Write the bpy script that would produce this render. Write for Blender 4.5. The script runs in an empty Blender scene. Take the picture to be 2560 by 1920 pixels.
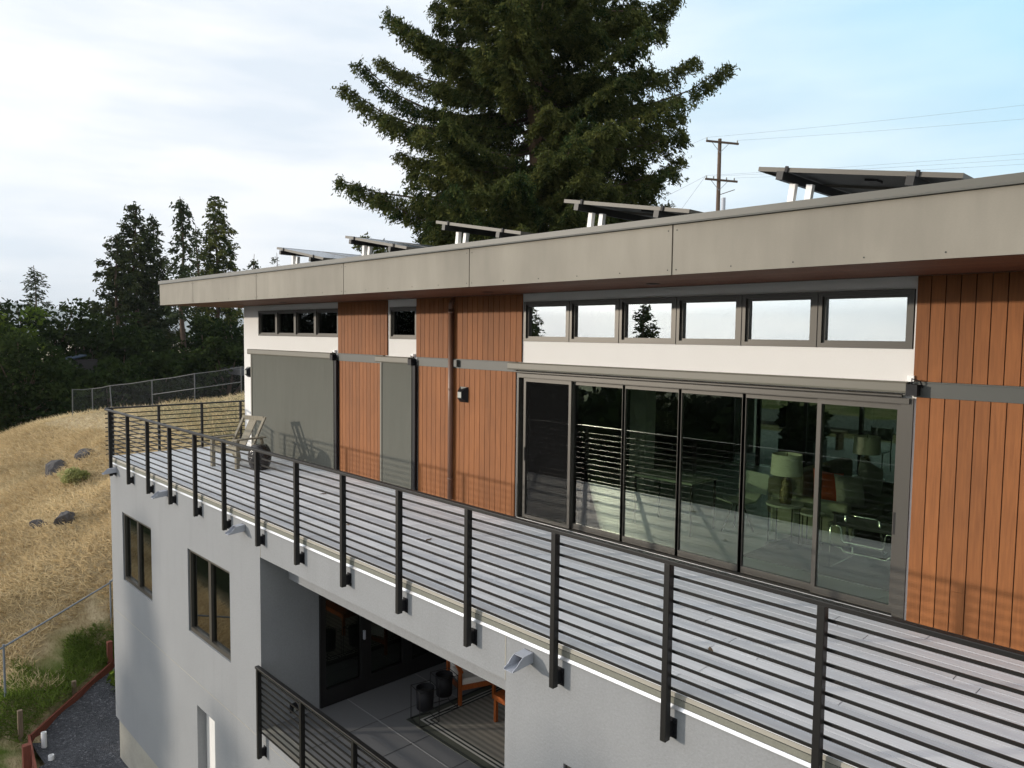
import bpy, bmesh, math, random
import numpy as np
from mathutils import Vector, Matrix
R_ = math.radians
random.seed(7)
SC = bpy.context.scene
COL = SC.collection

# ------------------------------------------------------------------ camera
cam = bpy.data.cameras.new('camera')
cam_ob = bpy.data.objects.new('camera', cam)
COL.objects.link(cam_ob)
_r = Vector((0.69199, 0.72181, 0.01160)); _u = Vector((-0.05558, 0.03725, 0.99776)); _f = Vector((-0.71976, 0.69109, -0.06589))
cam_ob.matrix_world = Matrix(((_r.x, _u.x, -_f.x, 0.0), (_r.y, _u.y, -_f.y, -7.7526), (_r.z, _u.z, -_f.z, 2.7851), (0, 0, 0, 1)))
cam.sensor_fit = 'HORIZONTAL'; cam.sensor_width = 36.0; cam.lens = 26.09
cam.clip_start = 0.1; cam.clip_end = 40000
SC.camera = cam_ob

# ------------------------------------------------------------------ world, sun, exposure
SUN_EL, SUN_ROT = R_(8.0), R_(220.0)
SUN_STRENGTH = 2.9
world = bpy.data.worlds.new('World'); SC.world = world
world.use_nodes = True
wn, wl = world.node_tree.nodes, world.node_tree.links
wn.clear()
def W(t, **k):
    n = wn.new(t)
    for a, b in k.items(): setattr(n, a, b)
    return n
sky = W('ShaderNodeTexSky', sky_type='NISHITA', sun_disc=False, sun_elevation=SUN_EL, sun_rotation=SUN_ROT, air_density=1.0, dust_density=1.2, ozone_density=2.0)
bg_sky = W('ShaderNodeBackground'); bg_sky.inputs[1].default_value = 0.15
wl.new(sky.outputs[0], bg_sky.inputs[0])
tc = W('ShaderNodeTexCoord')
sep = W('ShaderNodeSeparateXYZ'); wl.new(tc.outputs['Generated'], sep.inputs[0])
def math_(op, a, b=None, clamp=False):
    n = W('ShaderNodeMath', operation=op, use_clamp=clamp)
    for i, v in enumerate((a, b)):
        if v is None: continue
        if isinstance(v, (int, float)): n.inputs[i].default_value = v
        else: wl.new(v, n.inputs[i])
    return n.outputs[0]
mp = W('ShaderNodeMapping'); mp.inputs['Scale'].default_value = (1.0, 1.0, 2.6); mp.inputs['Location'].default_value = (0.3, 0.1, 0.2)
wl.new(tc.outputs['Generated'], mp.inputs[0])
nz = W('ShaderNodeTexNoise'); nz.inputs['Scale'].default_value = 2.1; nz.inputs['Detail'].default_value = 5.0; nz.inputs['Roughness'].default_value = 0.5
wl.new(mp.outputs[0], nz.inputs['Vector'])
# thin high cloud: denser low in the sky and towards the west (-X), thinner overhead to the north east
ne_ = W('ShaderNodeVectorMath', operation='DOT_PRODUCT'); wl.new(tc.outputs['Generated'], ne_.inputs[0]); ne_.inputs[1].default_value = Vector((-0.02, 0.86, 0.50)).normalized()
blue = math_('MULTIPLY', math_('POWER', math_('MAXIMUM', ne_.outputs['Value'], 0.0), 8.0), 1.15)
blue = math_('MULTIPLY', blue, math_('ADD', math_('MULTIPLY', nz.outputs['Fac'], -1.3), 1.55))
cov = math_('SUBTRACT', 1.0, blue)
cov = math_('MAXIMUM', math_('MINIMUM', cov, 1.0), 0.0)
nz2 = W('ShaderNodeTexNoise'); nz2.inputs['Scale'].default_value = 3.4; nz2.inputs['Detail'].default_value = 4.0
mp2 = W('ShaderNodeMapping'); mp2.inputs['Scale'].default_value = (1.0, 1.0, 5.0); wl.new(tc.outputs['Generated'], mp2.inputs[0]); wl.new(mp2.outputs[0], nz2.inputs['Vector'])
rampc = W('ShaderNodeValToRGB'); rampc.color_ramp.elements[0].position = 0.34; rampc.color_ramp.elements[0].color = (0.70, 0.765, 0.84, 1)
rampc.color_ramp.elements[1].position = 0.60; rampc.color_ramp.elements[1].color = (0.90, 0.915, 0.935, 1)
wl.new(nz2.outputs['Fac'], rampc.inputs[0])
mixc = W('ShaderNodeMix', data_type='RGBA'); wl.new(cov, mixc.inputs[0]); mixc.inputs[6].default_value = (0.36, 0.74, 0.93, 1); wl.new(rampc.outputs[0], mixc.inputs[7])
# brighter veil of cloud around the low sun
sd_ = W('ShaderNodeVectorMath', operation='DOT_PRODUCT'); wl.new(tc.outputs['Generated'], sd_.inputs[0]); sd_.inputs[1].default_value = Vector((-2.53, -3.015, 0.553)).normalized()
glow = math_('POWER', math_('MAXIMUM', sd_.outputs['Value'], 0.0), 7.0)
bg_cl = W('ShaderNodeBackground'); wl.new(math_('ADD', math_('MULTIPLY', glow, 2.3), 0.98), bg_cl.inputs[1])
wl.new(mixc.outputs[2], bg_cl.inputs[0])
covs = math_('ADD', math_('MULTIPLY', cov, 0.10), 0.85)
mixw = W('ShaderNodeMixShader'); wl.new(covs, mixw.inputs[0]); wl.new(bg_sky.outputs[0], mixw.inputs[1]); wl.new(bg_cl.outputs[0], mixw.inputs[2])
wo = W('ShaderNodeOutputWorld'); wl.new(mixw.outputs[0], wo.inputs[0])

sun = bpy.data.lights.new('sun', 'SUN'); sun.energy = SUN_STRENGTH; sun.angle = R_(1.0); sun.color = (1.0, 0.89, 0.75)
sun_ob = bpy.data.objects.new('sun', sun); COL.objects.link(sun_ob)
to_sun = Vector((-2.53, -3.015, 0.553)).normalized()
sun_ob.rotation_euler = to_sun.to_track_quat('Z', 'Y').to_euler()
sun_ob.location = (-30, -40, 30)
SC.view_settings.view_transform = 'Standard'; SC.view_settings.look = 'None'
SC.view_settings.exposure = 0.32; SC.view_settings.gamma = 1.0
SC.cycles.use_denoising = True
SC.cycles.max_bounces = 8; SC.cycles.transparent_max_bounces = 16; SC.cycles.glossy_bounces = 4; SC.cycles.diffuse_bounces = 4
SC.cycles.sample_clamp_indirect = 6.0
SC.cycles.caustics_reflective = False; SC.cycles.caustics_refractive = False

# ------------------------------------------------------------------ materials
class NT:
    def __init__(s, name):
        s.m = bpy.data.materials.new(name); s.m.use_nodes = True
        s.t = s.m.node_tree; s.t.nodes.clear()
        s.out = s.n('ShaderNodeOutputMaterial')
    def n(s, t, **k):
        x = s.t.nodes.new(t)
        for a, b in k.items(): setattr(x, a, b)
        return x
    def l(s, a, b): s.t.links.new(a, b)
    def val(s, inp, v):
        if isinstance(v, (int, float, tuple)): inp.default_value = v
        else: s.l(v, inp)
    def math(s, op, a, b=0.0, clamp=False):
        x = s.n('ShaderNodeMath', operation=op, use_clamp=clamp); s.val(x.inputs[0], a); s.val(x.inputs[1], b); return x.outputs[0]
    def coords(s, scale=(1, 1, 1)):
        c = s.n('ShaderNodeTexCoord'); p = s.n('ShaderNodeMapping'); p.inputs['Scale'].default_value = scale
        s.l(c.outputs['Object'], p.inputs[0]); return p.outputs[0]
    def noise(s, scale, detail=3.0, rough=0.55, stretch=(1, 1, 1)):
        x = s.n('ShaderNodeTexNoise'); x.inputs['Scale'].default_value = scale; x.inputs['Detail'].default_value = detail; x.inputs['Roughness'].default_value = rough
        s.l(s.coords(stretch), x.inputs['Vector']); return x.outputs['Fac']
    def ramp(s, fac, stops):
        r = s.n('ShaderNodeValToRGB'); e = r.color_ramp.elements
        while len(e) < len(stops): e.new(0.5)
        for q, (p, c) in zip(e, stops): q.position = p; q.color = c if len(c) == 4 else tuple(c) + (1.0,)
        s.l(fac, r.inputs[0]); return r.outputs[0]
    def mix(s, f, a, b, mode='MIX'):
        x = s.n('ShaderNodeMix', data_type='RGBA', blend_type=mode)
        s.val(x.inputs[0], f)
        for i, v in ((6, a), (7, b)): s.val(x.inputs[i], v + (1.0,) if isinstance(v, tuple) and len(v) == 3 else v)
        return x.outputs[2]
    def scale_col(s, col, fac):
        x = s.n('ShaderNodeMix', data_type='RGBA', blend_type='MULTIPLY'); x.inputs[0].default_value = 1.0
        s.val(x.inputs[6], col + (1.0,) if isinstance(col, tuple) and len(col) == 3 else col)
        c = s.n('ShaderNodeCombineColor')
        for i in range(3): s.l(fac, c.inputs[i])
        s.l(c.outputs[0], x.inputs[7]); return x.outputs[2]
    def attr(s, name): return s.n('ShaderNodeAttribute', attribute_name=name).outputs['Fac']
    def bump(s, h, strength=0.3, dist=0.01):
        b = s.n('ShaderNodeBump'); b.inputs['Strength'].default_value = strength; b.inputs['Distance'].default_value = dist
        s.l(h, b.inputs['Height']); return b.outputs[0]
    def pbr(s, col, rough=0.6, metal=0.0, bump=None, spec=0.5):
        p = s.n('ShaderNodeBsdfPrincipled'); s.val(p.inputs['Base Color'], col + (1.0,) if isinstance(col, tuple) and len(col) == 3 else col)
        s.val(p.inputs['Roughness'], rough); p.inputs['Metallic'].default_value = metal
        p.inputs['Specular IOR Level'].default_value = spec
        if bump is not None: s.l(bump, p.inputs['Normal'])
        s.l(p.outputs[0], s.out.inputs[0]); return s.m

def M(name, col, rough=0.6, metal=0.0, var=0.12, vscale=2.0, fine=0.0, fscale=60.0, bump=0.0, bscale=80.0, bdist=0.004, spec=0.5, tone=False, stretch=(1, 1, 1)):
    t = NT(name)
    f = t.math('ADD', t.math('MULTIPLY', t.noise(vscale, 4.0, stretch=stretch), 2 * var), 1.0 - var)
    if fine: f = t.math('MULTIPLY', f, t.math('ADD', t.math('MULTIPLY', t.noise(fscale, 2.0, stretch=stretch), 2 * fine), 1.0 - fine))
    if tone: f = t.math('MULTIPLY', f, t.attr('tone'))
    c = t.scale_col(tuple(col), f)
    b = t.bump(t.noise(bscale, 2.0, stretch=stretch), bump, bdist) if bump else None
    return t.pbr(c, rough, metal, b, spec)

MAT = {}
MAT['white_stucco'] = M('white_stucco', (0.74, 0.725, 0.70), 0.9, var=0.03, fine=0.03, bump=0.25, bscale=120, spec=0.2)
def stucco_mat():
    t = NT('grey_stucco')
    f = t.math('ADD', t.math('MULTIPLY', t.noise(0.8, 5.0, 0.65), 0.16), 0.92)
    f = t.math('MULTIPLY', f, t.math('ADD', t.math('MULTIPLY', t.noise(42, 3.0), 0.26), 0.87))
    drip = t.ramp(t.noise(2.6, 4.0, 0.6, (1.0, 1.0, 0.10)), [(0.52, (0, 0, 0)), (0.75, (1, 1, 1))])
    f = t.math('MULTIPLY', f, t.math('SUBTRACT', 1.0, t.math('MULTIPLY', drip, 0.07)))
    return t.pbr(t.scale_col((0.272, 0.279, 0.286), f), 0.92, 0, t.bump(t.noise(45, 3.0, 0.6), 0.5, 0.006), 0.15)
MAT['grey_stucco'] = stucco_mat()
MAT['concrete_footing'] = M('concrete_footing', (0.36, 0.34, 0.29), 0.9, var=0.3, vscale=1.5, fine=0.15, fscale=20, bump=0.4, bscale=25, bdist=0.01, spec=0.2)
def panel_mat():
    t = NT('fascia_panel')
    f = t.math('ADD', t.math('MULTIPLY', t.noise(3.2, 4.0, 0.6, (1.0, 1.0, 0.22)), 0.42), 0.79)
    f = t.math('MULTIPLY', f, t.math('ADD', t.math('MULTIPLY', t.noise(0.7, 3.0), 0.60), 0.70))
    f = t.math('MULTIPLY', f, t.math('ADD', t.math('MULTIPLY', t.noise(70, 2.0), 0.10), 0.95))
    return t.pbr(t.scale_col((0.255, 0.234, 0.194), f), 0.75, 0, t.bump(t.noise(90, 2.0), 0.15, 0.003), 0.3)
MAT['fascia'] = panel_mat()
MAT['coping'] = M('coping_metal', (0.09, 0.087, 0.072), 0.5, var=0.08, spec=0.5)
MAT['seam'] = M('seam_dark', (0.03, 0.03, 0.028), 0.8)
def wood_mat(name, col, dark, rough=0.65):
    t = NT(name)
    g = t.noise(9.0, 4.0, 0.6, (6.0, 6.0, 0.35))
    g2 = t.noise(1.3, 3.0, 0.5, (1.5, 1.5, 0.8))
    c = t.mix(t.ramp(g, [(0.3, (0, 0, 0)), (0.75, (1, 1, 1))]), dark, col)
    f = t.math('MULTIPLY', t.math('ADD', t.math('MULTIPLY', g2, 0.4), 0.8), t.attr('tone'))
    return t.pbr(t.scale_col(c, f), rough, 0, t.bump(g, 0.12, 0.003), 0.3)
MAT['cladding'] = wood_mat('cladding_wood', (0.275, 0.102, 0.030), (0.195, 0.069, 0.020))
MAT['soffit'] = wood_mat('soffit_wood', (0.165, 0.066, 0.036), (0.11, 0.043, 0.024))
MAT['groove'] = M('groove_dark', (0.025, 0.012, 0.008), 0.9)
MAT['belt'] = M('belt_metal', (0.062, 0.064, 0.056), 0.5, var=0.06)
MAT['bronze'] = M('bronze_frame', (0.070, 0.064, 0.054), 0.42, metal=0.3, var=0.05)
MAT['black_metal'] = M('black_metal', (0.011, 0.0105, 0.010), 0.45, var=0.12, spec=0.35)
MAT['flashing'] = M('white_flashing', (0.62, 0.62, 0.62), 0.28, metal=0.55, var=0.02)
MAT['edge_stone'] = M('edge_stone', (0.20, 0.20, 0.165), 0.9, var=0.2, vscale=30, fine=0.2, fscale=120)
MAT['edge_trim'] = M('edge_trim', (0.38, 0.36, 0.31), 0.6, var=0.06)
def deck_mat():
    t = NT('deck_board')
    g = t.noise(9.0, 5.0, 0.75, (0.10, 9.0, 9.0)); g2 = t.noise(3.0, 3.0, 0.6, (0.35, 5.0, 5.0))
    big = t.noise(0.45, 3.0)
    f = t.math('MULTIPLY', t.attr('tone'), t.math('ADD', t.math('MULTIPLY', g, 0.46), 0.77))
    f = t.math('MULTIPLY', f, t.math('ADD', t.math('MULTIPLY', g2, 0.36), 0.82))
    f = t.math('MULTIPLY', f, t.math('ADD', t.math('MULTIPLY', big, 0.22), 0.89))
    rough = t.math('ADD', t.math('MULTIPLY', t.noise(0.8, 3.0), 0.14), 0.52)
    return t.pbr(t.scale_col((0.70, 0.72, 0.745), f), rough, 0, t.bump(g, 0.15, 0.002), 0.8)
MAT['deck'] = deck_mat()
MAT['screen'] = M('blind_screen', (0.125, 0.124, 0.098), 0.8, var=0.05, fine=0.10, fscale=140, spec=0.2)
def blind_mat():
    t = NT('blind_screen')
    w = t.noise(1.6, 2.0, 0.5, (2.2, 1.0, 0.5)); f = t.math('ADD', t.math('MULTIPLY', t.noise(1.1, 3.0), 0.16), 0.92)
    f = t.math('MULTIPLY', f, t.math('ADD', t.math('MULTIPLY', t.noise(150, 1.0), 0.22), 0.89))
    return t.pbr(t.scale_col((0.107, 0.108, 0.091), f), 0.8, 0, t.bump(w, 0.35, 0.05), 0.2)
MAT['screen'] = blind_mat()
MAT['head_box'] = M('blind_head_box', (0.145, 0.136, 0.108), 0.5, var=0.05)
MAT['downspout'] = M('brown_downspout', (0.16, 0.085, 0.055), 0.42, var=0.05)
MAT['grey_metal'] = M('grey_sheet_metal', (0.42, 0.44, 0.49), 0.5, metal=0.2, var=0.05)
MAT['black_plastic'] = M('black_plastic', (0.008, 0.008, 0.010), 0.55, spec=0.25)
MAT['lamp_face'] = M('lamp_face', (0.30, 0.31, 0.28), 0.5)
MAT['roofing'] = M('roof_membrane', (0.30, 0.30, 0.29), 0.8)
MAT['aluminium'] = M('bright_aluminium', (0.93, 0.92, 0.90), 0.5, var=0.02)
MAT['panel_glass'] = M('solar_cells', (0.035, 0.045, 0.065), 0.22, var=0.05, spec=0.6)
MAT['panel_frame'] = M('panel_frame', (0.085, 0.075, 0.058), 0.5, var=0.05)
MAT['panel_back'] = M('panel_backsheet', (0.10, 0.10, 0.10), 0.7)
MAT['weathered_teak'] = wood_mat('weathered_teak', (0.34, 0.30, 0.22), (0.23, 0.20, 0.15))
MAT['orange_teak'] = wood_mat('orange_teak', (0.42, 0.115, 0.025), (0.24, 0.06, 0.015), 0.4)
MAT['glazed_ceramic'] = M('glazed_ceramic', (0.022, 0.018, 0.016), 0.12, var=0.3, vscale=14, bump=0.7, bscale=26, bdist=0.03)
MAT['cream_cushion'] = M('cream_cushion', (0.66, 0.63, 0.58), 0.9, var=0.04)
MAT['patio_tile'] = M('patio_concrete', (0.165, 0.167, 0.172), 0.75, var=0.12, vscale=1.2, fine=0.06, fscale=30)
MAT['tile_joint'] = M('tile_joint_light', (0.28, 0.28, 0.28), 0.8)
MAT['tile_joint_dark'] = M('tile_joint_dark', (0.07, 0.07, 0.07), 0.8)
def rug_mat():
    t = NT('rug_field')
    c = t.coords((1, 1, 1)); s = t.n('ShaderNodeSeparateXYZ'); t.l(c, s.inputs[0])
    w = t.math('SINE', t.math('ADD', t.math('MULTIPLY', s.outputs['Y'], 58.0), t.math('MULTIPLY', t.noise(5.0, 2.0), 2.2)))
    w = t.math('ADD', t.math('MULTIPLY', w, 0.5), 0.5)
    return t.pbr(t.mix(w, (0.20, 0.19, 0.165), (0.33, 0.31, 0.265)), 0.95, 0, t.bump(t.noise(160, 2.0), 0.5, 0.004), 0.1)
MAT['rug_field'] = rug_mat()
MAT['rug_dark'] = M('rug_dark', (0.045, 0.05, 0.045), 0.95, var=0.2, fine=0.2, fscale=90, spec=0.1)
MAT['rug_green'] = M('rug_olive', (0.10, 0.105, 0.085), 0.95, var=0.2, fine=0.25, fscale=60, spec=0.1)
MAT['rug_cream'] = M('rug_cream', (0.46, 0.45, 0.41), 0.95, var=0.1, spec=0.1)
MAT['room_floor'] = M('room_floor', (0.44, 0.44, 0.37), 0.40, var=0.12, vscale=0.8, fine=0.06, fscale=8, stretch=(0.4, 3, 1))
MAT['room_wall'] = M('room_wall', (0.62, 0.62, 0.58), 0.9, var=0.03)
MAT['room_dark'] = M('dim_room_dark', (0.035, 0.04, 0.036), 0.6)  # near-black stands for the gloom of unlit rooms; also colours the terrace planter
MAT['lamp_shade'] = M('lamp_shade', (0.72, 0.71, 0.58), 0.9, var=0.03)
MAT['brass_ceramic'] = M('hammered_lamp_body', (0.22, 0.18, 0.10), 0.25, metal=0.7, var=0.6, vscale=40, bump=0.9, bscale=45, bdist=0.02)
MAT['table_marble'] = M('table_marble', (0.58, 0.58, 0.50), 0.35, var=0.08)
MAT['olive_fabric'] = M('olive_fabric', (0.15, 0.14, 0.10), 0.95, var=0.1)
MAT['sofa_side'] = M('sofa_side_fabric', (0.30, 0.30, 0.22), 0.95, var=0.06)
MAT['grey_fabric'] = M('grey_fabric', (0.34, 0.33, 0.29), 0.95, var=0.08, fine=0.1, fscale=50)
MAT['orange_fabric'] = M('orange_fabric', (0.60, 0.10, 0.03), 0.9, var=0.08)
MAT['chrome'] = M('chrome_tube', (0.80, 0.80, 0.78), 0.12, metal=1.0, var=0.02)
MAT['black_leather'] = M('black_leather', (0.012, 0.012, 0.012), 0.4)
MAT['dark_rug'] = M('dark_rug', (0.075, 0.08, 0.075), 0.95, var=0.15, fine=0.2, fscale=50)
MAT['white_laminate'] = M('white_laminate', (0.36, 0.38, 0.32), 0.4)
MAT['old_timber'] = wood_mat('old_timber', (0.20, 0.15, 0.10), (0.11, 0.08, 0.055), 0.9)
MAT['red_timber'] = wood_mat('red_timber', (0.235, 0.072, 0.045), (0.13, 0.042, 0.03), 0.85)
MAT['pole_timber'] = wood_mat('pole_timber', (0.15, 0.105, 0.075), (0.085, 0.06, 0.045), 0.9)
MAT['fence_steel'] = M('fence_steel', (0.12, 0.125, 0.125), 0.6, metal=0.2)
MAT['galvanised'] = M('galvanised_pipe', (0.22, 0.25, 0.29), 0.5, metal=0.3, var=0.1)
MAT['white_plastic'] = M('white_plastic', (0.80, 0.80, 0.80), 0.5, var=0.02)
MAT['wire'] = M('dark_wire', (0.05, 0.055, 0.06), 0.6)
MAT['rock'] = M('hill_rock', (0.065, 0.06, 0.06), 0.9, var=0.5, vscale=3, fine=0.3, fscale=14, bump=0.9, bscale=8, bdist=0.05)
MAT['far_building'] = M('far_building_wall', (0.03, 0.026, 0.025), 0.8)
MAT['blue_roof'] = M('far_blue_roof', (0.03, 0.05, 0.085), 0.6)
MAT['asphalt'] = M('asphalt', (0.06, 0.06, 0.062), 0.9)

def glass_mat(name, tint, base, fres, rough=0.0):
    t = NT(name)
    tr = t.n('ShaderNodeBsdfTransparent'); tr.inputs[0].default_value = tuple(tint) + (1,)
    gl = t.n('ShaderNodeBsdfGlossy'); gl.inputs['Roughness'].default_value = rough; gl.inputs[0].default_value = (0.98, 1.0, 0.97, 1)
    fr = t.n('ShaderNodeFresnel'); fr.inputs['IOR'].default_value = 1.5
    f = t.math('ADD', t.math('MULTIPLY', fr.outputs[0], fres), base, True)
    mx = t.n('ShaderNodeMixShader'); t.l(f, mx.inputs[0]); t.l(tr.outputs[0], mx.inputs[1]); t.l(gl.outputs[0], mx.inputs[2])
    t.l(mx.outputs[0], t.out.inputs[0]); return t.m
MAT['glass_door'] = glass_mat('glass_door', (0.79, 0.86, 0.76), 0.02, 1.9)
MAT['glass_clere'] = glass_mat('glass_clerestory', (0.4, 0.45, 0.4), 0.50, 1.9)
MAT['glass_clear'] = glass_mat('glass_clear', (0.62, 0.66, 0.62), 0.0, 1.0)
MAT['glass_dark'] = glass_mat('glass_low', (0.40, 0.46, 0.40), 0.02, 1.1)
def screen_mat():
    t = NT('bug_screen'); tr = t.n('ShaderNodeBsdfTransparent'); d = t.n('ShaderNodeBsdfDiffuse'); d.inputs[0].default_value = (0.012, 0.012, 0.012, 1)
    mx = t.n('ShaderNodeMixShader'); mx.inputs[0].default_value = 0.30; t.l(tr.outputs[0], mx.inputs[1]); t.l(d.outputs[0], mx.inputs[2]); t.l(mx.outputs[0], t.out.inputs[0]); return t.m
MAT['bug_screen'] = screen_mat()

def leaf_mat(name, a, b, trans=0.22):
    t = NT(name)
    c = t.mix(t.attr('tone'), tuple(a), tuple(b))
    d = t.n('ShaderNodeBsdfDiffuse'); t.l(c, d.inputs[0])
    tr = t.n('ShaderNodeBsdfTranslucent'); t.l(c, tr.inputs[0])
    mx = t.n('ShaderNodeMixShader'); mx.inputs[0].default_value = trans
    t.l(d.outputs[0], mx.inputs[1]); t.l(tr.outputs[0], mx.inputs[2]); t.l(mx.outputs[0], t.out.inputs[0]); return t.m
MAT['redwood_leaf'] = leaf_mat('redwood_leaf', (0.022, 0.042, 0.016), (0.155, 0.160, 0.048), 0.3)
MAT['conifer_leaf'] = leaf_mat('conifer_leaf', (0.022, 0.034, 0.016), (0.075, 0.085, 0.034))
MAT['deodar_leaf'] = leaf_mat('deodar_leaf', (0.028, 0.042, 0.024), (0.085, 0.10, 0.045))
MAT['oak_leaf'] = leaf_mat('oak_leaf', (0.012, 0.022, 0.008), (0.042, 0.058, 0.018))
MAT['shade_leaf'] = leaf_mat('shade_leaf', (0.006, 0.010, 0.005), (0.022, 0.030, 0.010), 0.05)  # darkened leaf colours stand for foliage seen against the sun
MAT['green_leaf'] = leaf_mat('green_leaf', (0.05, 0.085, 0.015), (0.14, 0.18, 0.03))
MAT['shrub_leaf'] = leaf_mat('shrub_leaf', (0.055, 0.065, 0.025), (0.15, 0.145, 0.06))
MAT['grey_green_leaf'] = leaf_mat('grey_green_leaf', (0.24, 0.26, 0.09), (0.50, 0.50, 0.24), 0.35)
MAT['dry_blade'] = leaf_mat('dry_blade', (0.38, 0.275, 0.14), (0.82, 0.68, 0.43), 0.35)
MAT['green_blade'] = leaf_mat('green_blade', (0.06, 0.10, 0.016), (0.21, 0.28, 0.06), 0.4)
MAT['bark'] = M('bark', (0.10, 0.065, 0.045), 0.95, var=0.3, vscale=4, stretch=(2, 2, 0.4), bump=0.6, bscale=12, bdist=0.03)
MAT['redwood_bark'] = M('redwood_bark', (0.33, 0.21, 0.135), 0.95, var=0.3, vscale=4, stretch=(2, 2, 0.4), bump=0.6, bscale=12, bdist=0.03)

# ------------------------------------------------------------------ mesh helpers
class MB:
    def __init__(s): s.v = []; s.f = []; s.t = []; s.mi = []
    def add(s, vs, fs, tone=1.0, mi=0):
        b = len(s.v); s.v += [tuple(p) for p in vs]
        for q in fs: s.f.append(tuple(b + i for i in q)); s.t.append(tone); s.mi.append(mi)
    def box(s, x0, x1, y0, y1, z0, z1, tone=1.0, mi=0):
        s.add([(x0, y0, z0), (x1, y0, z0), (x1, y1, z0), (x0, y1, z0), (x0, y0, z1), (x1, y0, z1), (x1, y1, z1), (x0, y1, z1)],
              [(0, 3, 2, 1), (4, 5, 6, 7), (0, 1, 5, 4), (1, 2, 6, 5), (2, 3, 7, 6), (3, 0, 4, 7)], tone, mi)
        return s
    def prism(s, prof, a, b, tone=1.0, mi=0):
        """prof: 3d outline at one end (list), swept by vector b-a"""
        d = Vector(b) - Vector(a); n = len(prof)
        vs = [Vector(p) for p in prof] + [Vector(p) + d for p in prof]
        fs = [tuple(range(n - 1, -1, -1)), tuple(range(n, 2 * n))] + [(i, (i + 1) % n, n + (i + 1) % n, n + i) for i in range(n)]
        s.add(vs, fs, tone, mi); return s
    def bar(s, a, b, w, h=None, tone=1.0, up=(0, 0, 1), mi=0):
        """square bar from a to b"""
        h = h or w; a = Vector(a); b = Vector(b); d = (b - a).normalized(); up = Vector(up)
        if abs(d.dot(up)) > 0.97: up = Vector((0, 1, 0))
        x = d.cross(up).normalized() * w / 2; y = x.cross(d).normalized() * h / 2
        s.prism([a - x - y, a + x - y, a + x + y, a - x + y], a, b, tone, mi); return s
    def tube(s, pts, r, n=8, tone=1.0, mi=0, cap=True):
        pts = [Vector(p) for p in pts]; rs = r if isinstance(r, (list, tuple)) else [r] * len(pts)
        rings = []; ref = None
        for i, p in enumerate(pts):
            d = (pts[min(i + 1, len(pts) - 1)] - pts[max(i - 1, 0)]).normalized()
            if ref is None: ref = Vector((0, 0, 1)) if abs(d.z) < 0.9 else Vector((1, 0, 0))
            x = ref - d * ref.dot(d)
            if x.length < 1e-4: x = Vector((0, 1, 0)).cross(d)
            x.normalize(); y = d.cross(x); ref = x
            rings.append([p + (x * math.cos(k * 2 * math.pi / n) + y * math.sin(k * 2 * math.pi / n)) * rs[i] for k in range(n)])
        vs = [q for ring in rings for q in ring]; fs = []
        for i in range(len(pts) - 1):
            for k in range(n): fs.append((i * n + k, i * n + (k + 1) % n, (i + 1) * n + (k + 1) % n, (i + 1) * n + k))
        if cap: fs += [tuple(range(n - 1, -1, -1)), tuple(range((len(pts) - 1) * n, len(pts) * n))]
        s.add(vs, fs, tone, mi); return s
    def lathe(s, c, prof, n=24, tone=1.0, mi=0):
        """prof: list of (r, z) from bottom to top, closed by caps"""
        vs = []; fs = []
        for r, z in prof:
            for k in range(n): vs.append((c[0] + r * math.cos(2 * math.pi * k / n), c[1] + r * math.sin(2 * math.pi * k / n), c[2] + z))
        for i in range(len(prof) - 1):
            for k in range(n): fs.append((i * n + k, i * n + (k + 1) % n, (i + 1) * n + (k + 1) % n, (i + 1) * n + k))
        fs += [tuple(range(n - 1, -1, -1)), tuple(range((len(prof) - 1) * n, len(prof) * n))]
        s.add(vs, fs, tone, mi); return s
    def build(s, name, mats, parent=None, bevel=0.0, smooth=False, label=None, kind=None, subsurf=0):
        me = bpy.data.meshes.new(name)
        base = wloc(parent)
        me.from_pydata([(x - base.x, y - base.y, z - base.z) for x, y, z in s.v], [], s.f)
        a = me.attributes.new('tone', 'FLOAT', 'FACE'); a.data.foreach_set('value', s.t)
        for m in (mats if isinstance(mats, (list, tuple)) else [mats]): me.materials.append(MAT[m])
        me.polygons.foreach_set('material_index', s.mi)
        if smooth: me.polygons.foreach_set('use_smooth', [True] * len(me.polygons))
        me.update()
        o = bpy.data.objects.new(name, me); COL.objects.link(o)
        if parent: o.parent = parent
        if bevel:
            b = o.modifiers.new('bevel', 'BEVEL'); b.width = bevel; b.segments = 2; b.limit_method = 'ANGLE'; b.angle_limit = R_(40)
        if subsurf:
            q = o.modifiers.new('sub', 'SUBSURF'); q.levels = subsurf; q.render_levels = subsurf
        if label: o['label'] = label
        if kind: o['kind'] = kind
        return o
def wloc(o):
    v = Vector((0, 0, 0))
    while o is not None: v = v + o.location; o = o.parent
    return v
def thing(name, label, cat, loc=(0, 0, 0), group=None):
    o = bpy.data.objects.new(name, None); COL.objects.link(o); o.location = loc; o.empty_display_size = 0.2
    o['label'] = label; o['category'] = cat
    if group: o['group'] = group
    return o
def tag(o, label, cat, group=None):
    o['label'] = label; o['category'] = cat
    if group: o['group'] = group
    return o
def copy_tree(o, parent=None, loc=None, label=None):
    c = o.copy(); COL.objects.link(c)
    if parent: c.parent = parent
    if loc is not None: c.location = loc
    if label: c['label'] = label
    for ch in list(o.children): copy_tree(ch, c)
    return c
def box(name, mat, parent, *a, **k):
    return MB().box(*a).build(name, mat, parent, **k)

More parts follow.
